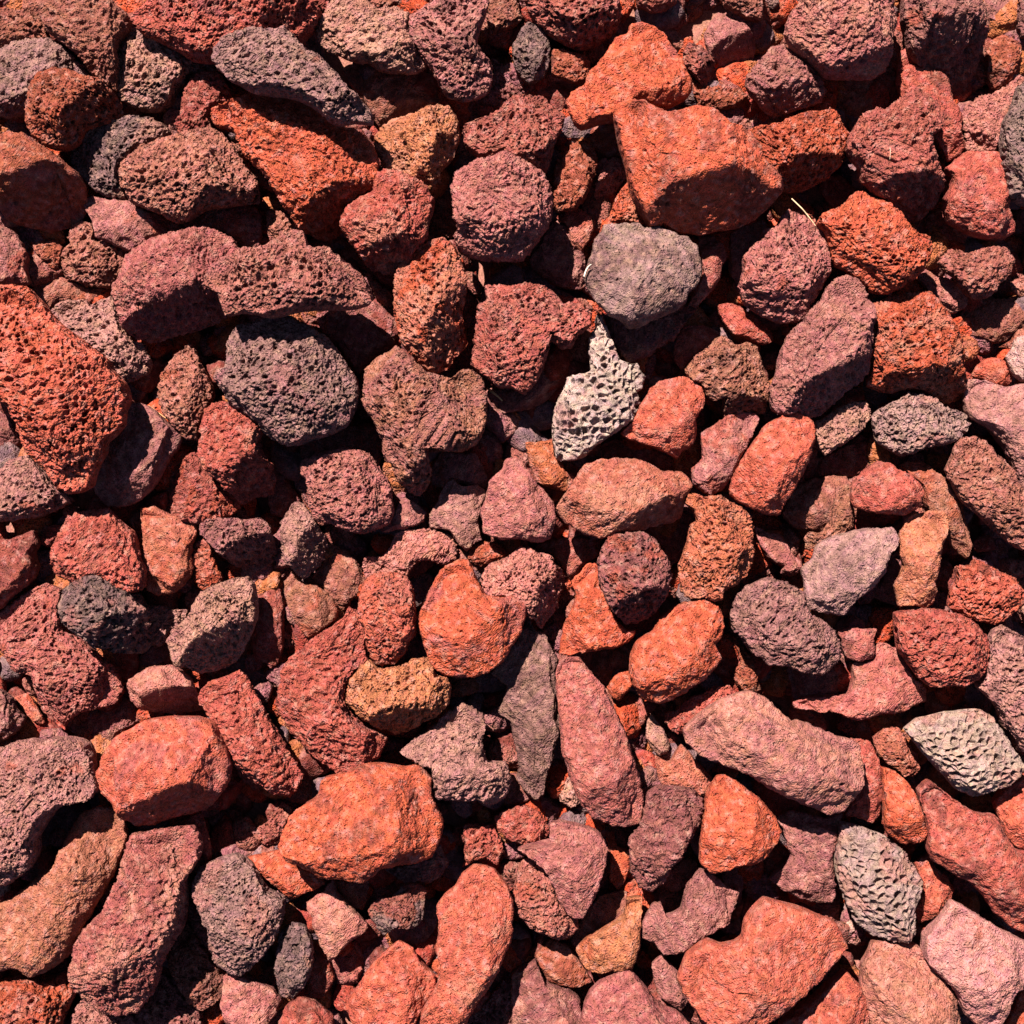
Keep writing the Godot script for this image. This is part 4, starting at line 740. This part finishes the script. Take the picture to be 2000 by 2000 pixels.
	["low lilac grey stone above the blocky rusty stone with dark shadowed front","r",[165,124,116],150,112,-5156,-766,-3911,[-193,-136,-84,-156,-2,-176,142,-167,242,-102,269,34,205,122,79,149,-84,167,-193,176,-243,98,-243,-58],[],[]],
	["shadowed reddish brown stone up and right of the long mauve stone with coarse pits","p",[176,110,92],155,116,-96,-652,-5108,[-149,-201,-8,-256,134,-201,160,-82,201,107,134,174,-15,228,-122,268,-143,187,-163,107,-156,-35],[],[]],
	["small red stone with holes above the long smooth orange red stone","h",[200,102,86],153,115,-305,-653,3369,[-188,-203,-57,-203,110,-191,205,-48,229,71,157,214,38,143,-81,166,-200,238,-176,0],[],[]],
	["dark brown stone in the shade left of the pale grey flaky porous stone","s",[176,110,92],82,71,3833,-797,2160,[-366,-32,-95,-86,218,-127,395,-168,395,-59,204,77,14,63,-135,118,-149,202,-312,158],[],[]],
	["purple brown stone cut by the corner above the smooth orange red blocky stone","h",[172,112,104],170,102,5231,-519,-5029,[-125,-238,-34,-278,57,-271,150,-76,164,62,120,199,57,268,-98,241,-145,134,-137,-5,-129,-234],[],[]],
	["narrow dark brown stone left of the large round mauve pink stone","p",[176,110,92],124,93,-722,-781,-3045,[-108,-381,95,-245,122,-109,136,40,177,162,122,244,0,244,-149,284,-149,108,-81,-164],[],[]],
	["dark stone below an orange triangle down and right of the bright orange triangular stone","s",[176,110,92],121,103,996,-773,1518,[-290,-70,-100,-118,239,-220,225,-57,198,92,62,133,-33,255,-182,119],[],[]],
	["dark reddish stone at the top edge above the huge bright orange stone with shadowed front","s",[184,104,90],178,118,1447,-511,-5213,[-245,-72,-176,-135,-39,-180,99,-166,236,-72,209,93,89,173,-44,187,-178,120],[],[]],
	["narrow red stone above the tan brown lumpy stone","s",[200,102,86],137,92,2349,-524,-1891,[-278,-197,-157,-217,-24,-170,83,-90,233,30,284,97,284,177,190,217,30,151,-131,97,-211,-10,-264,-117],[],[]],
	["pale tan stone wedged in a gap right of the dark charcoal stone with pinholes","p",[199,143,130],117,88,-3576,-666,1111,[-324,-266,-203,-280,-136,-159,40,-165,134,-118,296,-132,255,-24,107,97,67,205,-14,273,-136,232,-149,97,-109,-10,-217,-186],[],[]],
	["flat rusty brown fragment left of the lilac mauve angular stone","p",[181,99,75],138,92,2098,-664,-4223,[-279,-189,-157,-108,-23,-95,45,-189,139,-135,260,-41,321,40,220,107,58,134,-77,161,-184,148,-252,-1],[],[]],
	["shadowed red brown stone up and left of the tan brown lumpy stone","s",[184,104,90],136,102,1832,-659,-1712,[-80,-191,122,-177,283,-110,162,52,54,106,-67,227,-107,294,-202,133,-161,-56],[],[]],
	["crumbly tan brown stone down and left of the rounded brick red stone","p",[182,118,95],114,76,3221,-373,74,[13,-251,26,-330,145,-357,158,-118,198,1,158,107,-1,173,-133,199,-159,266,-279,305,-312,199,-265,120,-146,133,-40,67,-27,-65],[],[]],
	["dark grey stone with a white lit ridge below the spiky pinkish stone","h",[165,124,116],115,86,-897,-527,3593,[-385,10,-54,-61,112,-203,183,-226,254,-61,230,34,88,129,-77,164,-243,105],[],[]],
	["dark grey stone in a gap down and right of the orange red knobbly stone","s",[165,101,95],134,101,-2361,-775,-197,[-97,-362,11,-254,106,-91,201,85,120,153,79,275,-97,221,-138,85],[],[]],
	["small mauve stone below the lilac mauve crescent shaped stone","s",[184,118,110],141,94,1592,-523,4748,[-188,-188,-79,-282,87,-117,205,143,110,285,-126,96],[],[]],
	["small pink stone half in shadow down and left of the rough salmon brown stone","s",[211,134,119],122,92,4382,-664,-2233,[-242,-223,-175,-236,-67,-155,41,-142,95,-101,162,-34,257,74,216,155,95,229,1,195,-107,60,-188,-48,-256,-128],[],[]],
	["dark purple stone in a gap right of the large flat topped grey stone","s",[172,112,104],102,76,2364,-672,-2704,[-139,-124,198,-273,241,-178,157,-44,9,78,-18,267,-72,388,-139,280],[],[]],
	["shadowed brown stone left of the huge bright orange stone with shadowed front","s",[176,110,92],116,99,936,-776,-3793,[-271,-120,109,-188,163,-52,217,165,68,179,-54,206,-122,29,-231,-25],[],[]],
	["dark red brown stone down and left of the smooth orange red blocky stone","s",[184,104,90],119,90,4377,-784,-2889,[-234,-89,-85,-157,37,-238,78,-62,282,47,255,142,10,155,-98,101,-261,33],[],[]],
	["dull red stone tucked behind down and right of the large rounded orange stone","s",[175,93,81],120,90,-3190,-525,3275,[-271,-98,-35,-216,60,-240,131,-27,166,186,36,327,-11,115],[],[]],
	["small rusty brown angular stone right of the long mauve stone with coarse pits","p",[181,99,75],171,102,584,-519,-4490,[-183,-165,-76,-185,44,-138,165,-98,205,-31,191,89,138,183,44,183,-76,129,-183,76,-196,-45],[],[]],
	["small rose pink stone right of the large orange stone with pitted lower half","s",[197,121,112],121,80,2688,-530,404,[-252,-261,-185,-247,-105,-194,2,-181,82,-87,136,20,243,113,216,207,136,247,15,220,42,140,-52,100,-105,60,-185,-60],[],[]],
	["maroon stone in a gap down and right of the purple grey triangular stone","s",[184,104,90],124,107,-1682,-771,4615,[-199,-83,89,-227,185,-35,89,205,-103,205],[],[]],
	["small upright red brown stone left of the lilac mauve angular stone","h",[184,104,90],183,92,1902,-524,-4508,[-179,-122,-112,-228,9,-195,115,-81,169,92,182,213,75,226,-5,173,-85,92,-165,12],[-58,-122,22,-28],[[50,34,38]]],
	["small stick shaped orange stone above the tan pink stone with large bubble holes","p",[202,98,69],137,82,-3087,-529,548,[-127,-232,-20,-278,47,-218,74,-111,114,-4,180,116,140,183,47,210,-33,250,-100,183,-114,49,-74,22,-140,-85],[],[]],
	["dark red stone low in the shade up and right of the tall pinkish red stone","s",[184,104,90],119,102,1238,-774,2051,[-193,-88,-17,-197,119,-116,254,-88,187,-7,119,102,-17,196,-71,264,-153,61],[],[]],
	["small square pinkish stone left of the huge bright orange stone with shadowed front","p",[211,134,119],190,95,989,-663,-3396,[-127,-140,-46,-201,89,-194,156,-154,170,-6,89,102,8,210,-73,251,-154,183,-127,35],[-46,-113,35,-73],[[60,36,28]]],
	["small blocky rose red stone right of the large purple grey stone with many pinholes","s",[200,115,103],142,106,3452,-377,1311,[-205,-123,-72,-156,60,-143,193,-143,153,-44,166,89,140,155,21,181,-112,142,-152,62,-165,-31],[],[]],
	["narrow maroon stone in a gap left of the bright orange triangular stone","s",[184,104,90],69,59,484,-806,1076,[59,-360,154,-251,141,-115,46,34,19,197,-9,388,-104,265,-158,143,-49,-115],[],[]],
	["dark red stone in a gap right of the long brown red stone riddled with holes","s",[184,104,90],79,59,-1486,-806,-2516,[-352,-267,-189,-267,15,45,287,32,314,113,274,290,165,222,-12,73,-243,-63],[],[]],
	["small red lobed stone up and left of the large flat topped grey stone","s",[200,102,86],117,87,667,-666,-2893,[-209,-119,-101,-172,20,-186,128,-105,169,16,128,111,88,178,34,245,-74,191,-74,70,-128,-38,-209,-78],[],[]],
	["red brown stone in shadow down and right of the purple grey triangular stone","s",[184,104,90],116,87,-1957,-667,4704,[-79,-295,87,-152,159,38,40,229,-127,205],[],[]],
	["small mauve stone down and right of the pale mauve pink blocky stone","s",[184,118,110],150,90,-1084,-525,49,[-1,-194,106,-147,226,-40,199,40,106,93,-14,134,-95,134,-215,160,-255,93,-108,-40,-55,-147],[],[]],
	["orange stone in the bottom right corner down and right of the large pale pink stone","s",[222,108,77],111,83,5118,-528,5108,[-152,163,-123,8,-67,-114,-10,-235,47,-357,68,-233,89,-109,111,16,121,173,-10,218],[],[]],
	["small orange wedge above the large flat topped grey stone","p",[222,108,77],115,87,1156,-527,-3065,[-167,65,-127,-68,-46,-202,20,-269,74,-109,154,39,201,145,127,159,-46,145,-167,145],[],[]],
	["small crumbly red brown stone left of the very large orange slab with pitted top","p",[184,104,90],124,74,-2439,-673,3201,[-166,4,-23,-67,96,-246,203,-186,144,-43,72,171,-71,183,-166,100,-310,-91],[],[]],
	["dark purple stone squeezed between two stones below the rounded brick red stone","s",[172,112,104],91,68,3839,-676,689,[-20,-222,102,-303,142,-141,102,-33,41,48,81,264,-74,223,-182,156,-74,-33],[],[]],
	["dark red stone in a gap up and right of the large round mauve pink stone","s",[184,104,90],113,85,441,-787,-4279,[-237,-71,-34,-166,211,-85,143,11,129,119,102,201,7,201,-88,65,-197,-3],[],[]],
	["dark brown block in shadow up and left of the pale grey flaky porous stone","s",[176,110,92],101,86,4408,-785,1909,[-170,-81,-7,-135,210,-122,196,28,88,109,-157,164,-184,55],[],[]],
	["orange red half buried stone up and left of the broad smooth pinkish grey slab","s",[219,110,86],150,90,4858,-525,-1410,[-231,44,-178,-63,-84,-137,49,-150,116,-103,183,4,190,84,129,151,-31,124,-138,70],[],[]],
	["crumbly rusty stone down and left of the large purple grey stone with many pinholes","p",[181,99,75],126,76,2374,-672,1621,[-129,-371,-55,-290,40,-183,80,-75,121,74,168,195,94,222,-28,195,-136,74,-122,-34,-55,-88,-82,-210],[],[]],
	["small bright orange splinter right of the rose pink rounded triangular stone","s",[222,108,77],102,68,1077,-676,3560,[-134,-282,-51,-306,-3,-163,116,-115,128,52,69,195,-3,291,-86,171,-74,-91],[],[]],
	["small brown stone riddled with holes above the long brown red stone riddled with holes","h",[191,122,103],138,92,-2336,-524,-2870,[-139,-169,21,-155,115,-102,195,32,155,59,48,139,-73,192,-126,85],[],[]],
	["dark pitted stone in shadow left of the purple grey triangular stone","p",[165,101,95],86,64,-3179,-678,4162,[-99,-335,20,-168,127,71,103,285,-52,166,-99,-25],[],[]],
	["dark oval stone in a gap up and left of the smooth mauve pink pointed stone","s",[165,101,95],121,91,-238,-782,-643,[-36,-215,100,-120,154,29,113,138,-77,179,-158,16],[],[]],
	["narrow dark stone in a gap down and right of the upright orange oval stone","s",[176,110,92],62,46,-442,-816,-1883,[-51,-337,99,-310,72,-106,44,153,17,370,-146,343,-51,207,-10,98,-51,-65],[],[]],
	["small orange brown block below the very large orange slab with pitted top","s",[202,118,95],114,86,-1607,-667,3869,[-187,-116,147,-128,147,51,76,194,-68,98,-175,3],[],[]],
	["shadowed dark brown stone above the huge bright orange stone with shadowed front","s",[176,110,92],68,51,1580,-812,-4930,[-316,-161,-85,-175,51,-79,174,43,228,111,174,220,147,260,-17,43,-153,-66,-248,-93],[],[]],
	["tiny rusty stone up and left of the pale pink stone with shadowed right side","p",[181,99,75],128,77,-262,-532,416,[-195,47,-142,-73,-21,-126,99,-113,166,-60,226,-6,179,34,59,87,-48,141,-142,101],[],[]],
	["dark grey sliver of stone up and left of the rounded rusty orange stone","p",[165,101,95],112,84,-5186,-787,-5285,[-146,-91,-67,-129,83,-122,157,-72,154,32,90,148,-60,107,-146,94,-166,-72],[],[]],
	["small dull pink brown stone above the rounded rusty orange stone","p",[191,116,100],118,88,-4879,-784,-5271,[-149,-82,-74,-129,75,-129,150,-82,136,53,82,148,-54,135,-135,80,-142,-89],[],[]],
	["dark purple stone low in a gap above the small rounded salmon pink stone","s",[172,112,104],100,75,-3669,-794,1486,[-71,-118,133,-145,173,18,160,72,-44,99,-180,181,-166,45],[],[]],
	["dark stone behind a mauve one below the bright orange rounded triangular stone","s",[172,112,104],87,65,2256,-678,3761,[-156,-125,82,-197,94,90,35,281,-37,137],[],[]],
	["small greyish tan stone below the bright orange oval slab","s",[206,150,130],102,68,1461,-536,2269,[-113,11,-101,-155,-54,-237,5,-155,76,-60,136,82,112,165,17,189,-65,106],[],[]],
	["crumbly rust coloured nugget below the blocky rusty stone with dark shadowed front","h",[181,99,75],123,74,-4706,-673,-2632,[-248,-143,-154,-103,21,-130,143,-76,129,59,102,154,35,181,-46,100,-127,-8],[],[]],
	["narrow dark purple stone right of the large orange stone with pitted lower half","s",[172,112,104],74,63,2550,-803,506,[-63,-321,5,-198,75,-8,168,101,32,155,-131,169,-63,-22],[],[]],
	["small dark red stone right of the broad brick red slab","p",[175,93,81],98,73,-1967,-795,-5273,[-141,-80,-5,-133,131,-80,104,58,77,147,-86,106],[],[]],
	["dark brown stone under a heart shaped stone below the heart shaped bright orange stone","s",[176,110,92],78,58,-483,-681,1774,[-154,-79,35,-79,184,-119,143,43,35,97,-140,110],[],[]],
	["small orange lump down and left of the bright orange oval slab","s",[222,108,77],112,67,1091,-537,1750,[-135,24,-48,-109,86,-156,126,-2,59,78,-8,158,-75,131],[],[]],
	["small rusty chip under a straw above the pink stone with a pitted right side","p",[202,98,69],63,47,2917,-686,-3070,[-229,-66,-67,-134,82,-39,163,55,190,150,68,123,-94,15],[],[]],
	["narrow dark red stone right of the large purple red stone with rusty top","s",[184,104,90],56,42,4384,-689,-3486,[-103,-285,5,-217,18,-42,99,66,99,174,18,269,-9,188,-63,-69],[],[]],
	["small round orange stone right of the large rounded dark orange stone","s",[200,113,78],137,68,4598,-536,-1641,[-88,-87,-8,-134,72,-101,119,-7,85,87,5,127,-102,100,-108,-7],[],[]],
	["little orange chip up and left of the large rounded orange stone","s",[222,108,77],75,45,-4900,-687,1999,[-167,-114,-32,-154,49,-46,130,89,144,156,90,170,9,116,-86,-6],[],[]],
	["little tan crumb of stone left of the brownish red stone with a flat face","h",[206,150,130],75,56,-457,-682,-3664,[-99,-119,-32,-173,36,-65,144,57,76,138,-45,97,-112,3],[],[]],
	["thin pinkish brown sliver left of the upright orange oval stone","p",[191,116,100],62,47,-1336,-687,-2230,[-164,-189,-124,-202,-16,-94,119,14,132,122,65,176,-57,41,-110,-81],[],[]],
	["tiny pale pitted stone down and left of the tall pinkish red stone","h",[206,150,130],99,60,583,-680,2867,[-94,-66,-10,-186,61,-66,121,89,14,137,-94,77],[],[]],
	["small knob of dull red stone left of the craggy brick red stone","r",[175,93,81],104,62,-4687,-679,235,[-134,17,-53,-91,68,-111,149,-91,108,-10,54,85,-26,125,-107,85],[],[]],
	["small dark red stone right of the brownish red stone with a flat face","s",[184,104,90],75,56,487,-808,-3720,[-38,-146,30,-105,152,-51,84,31,-38,139,-106,139,-92,3],[],[]],
	["small dark pitted stone up and right of the whitish honeycomb stone","h",[165,101,95],65,49,1381,-686,-1451,[-31,-130,90,-157,77,-9,23,112,-45,220,-85,4],[],[]],
	["dark grey stone in shadow down and left of the large rounded dark orange stone","s",[165,101,95],58,43,3434,-688,-1156,[-152,60,-30,-62,105,-129,172,6,64,33,-71,73,-219,168],[],[]],
	["rusty stone at the right edge above the broad smooth pinkish grey slab","p",[181,99,75],73,44,5135,-548,-1761,[-220,99,-100,32,-20,-89,123,-116,123,32,7,45,-100,112],[],[]],
	["tiny pink stone at the bottom edge below the rose pink rounded triangular stone","s",[211,134,119],87,58,498,-248,5135,[-126,46,-64,-91,37,-125,130,66,13,101],[],[]],
	["tiny tan stone near the right edge right of the rough salmon brown stone","p",[191,122,103],90,54,5193,-683,-2284,[-137,-39,-50,-93,106,-66,106,69,-23,96,-104,42],[],[]],
	["tiny pale tan stone at the right edge below the broad smooth pinkish grey slab","s",[206,150,130],74,55,5270,-682,1034,[-93,-108,46,-121,95,7,46,135,-59,108,-81,-36],[],[]],
	["small pale tan strip of stone down and left of the lilac mauve angular stone","p",[206,150,130],54,46,2478,-816,-4033,[-30,-147,38,-174,79,43,52,111,-98,138,-57,2],[],[]],
	["tiny pale grey pitted stone left of the large round mauve stone with dark hollows","h",[165,124,116],64,48,2643,-686,-5230,[-93,-74,-12,-100,69,-74,69,69,2,123,-79,15],[],[]],
	["small light orange chip right of the brownish red stone with a flat face","s",[213,133,94],60,45,609,-816,-3876,[-92,-33,16,-101,71,-46,84,49,30,103,-65,35],[],[]],
	["tiny orange chip down and left of the long smooth orange red stone","s",[222,108,77],46,35,-754,-693,4624,[-92,-41,52,-89,52,102,-44,54],[],[]],
	["tiny pale grey pebble down and left of the grey honeycomb stone","s",[222,175,162],49,32,3441,-694,4234,[-80,-22,4,-81,75,-10,-20,98],[],[]],
	["tiny pale pebble left of the long tan stone like a bent finger","s",[222,175,162],45,34,-5177,-693,3844,[-63,-37,56,-73,68,10,-40,82],[],[]],
]
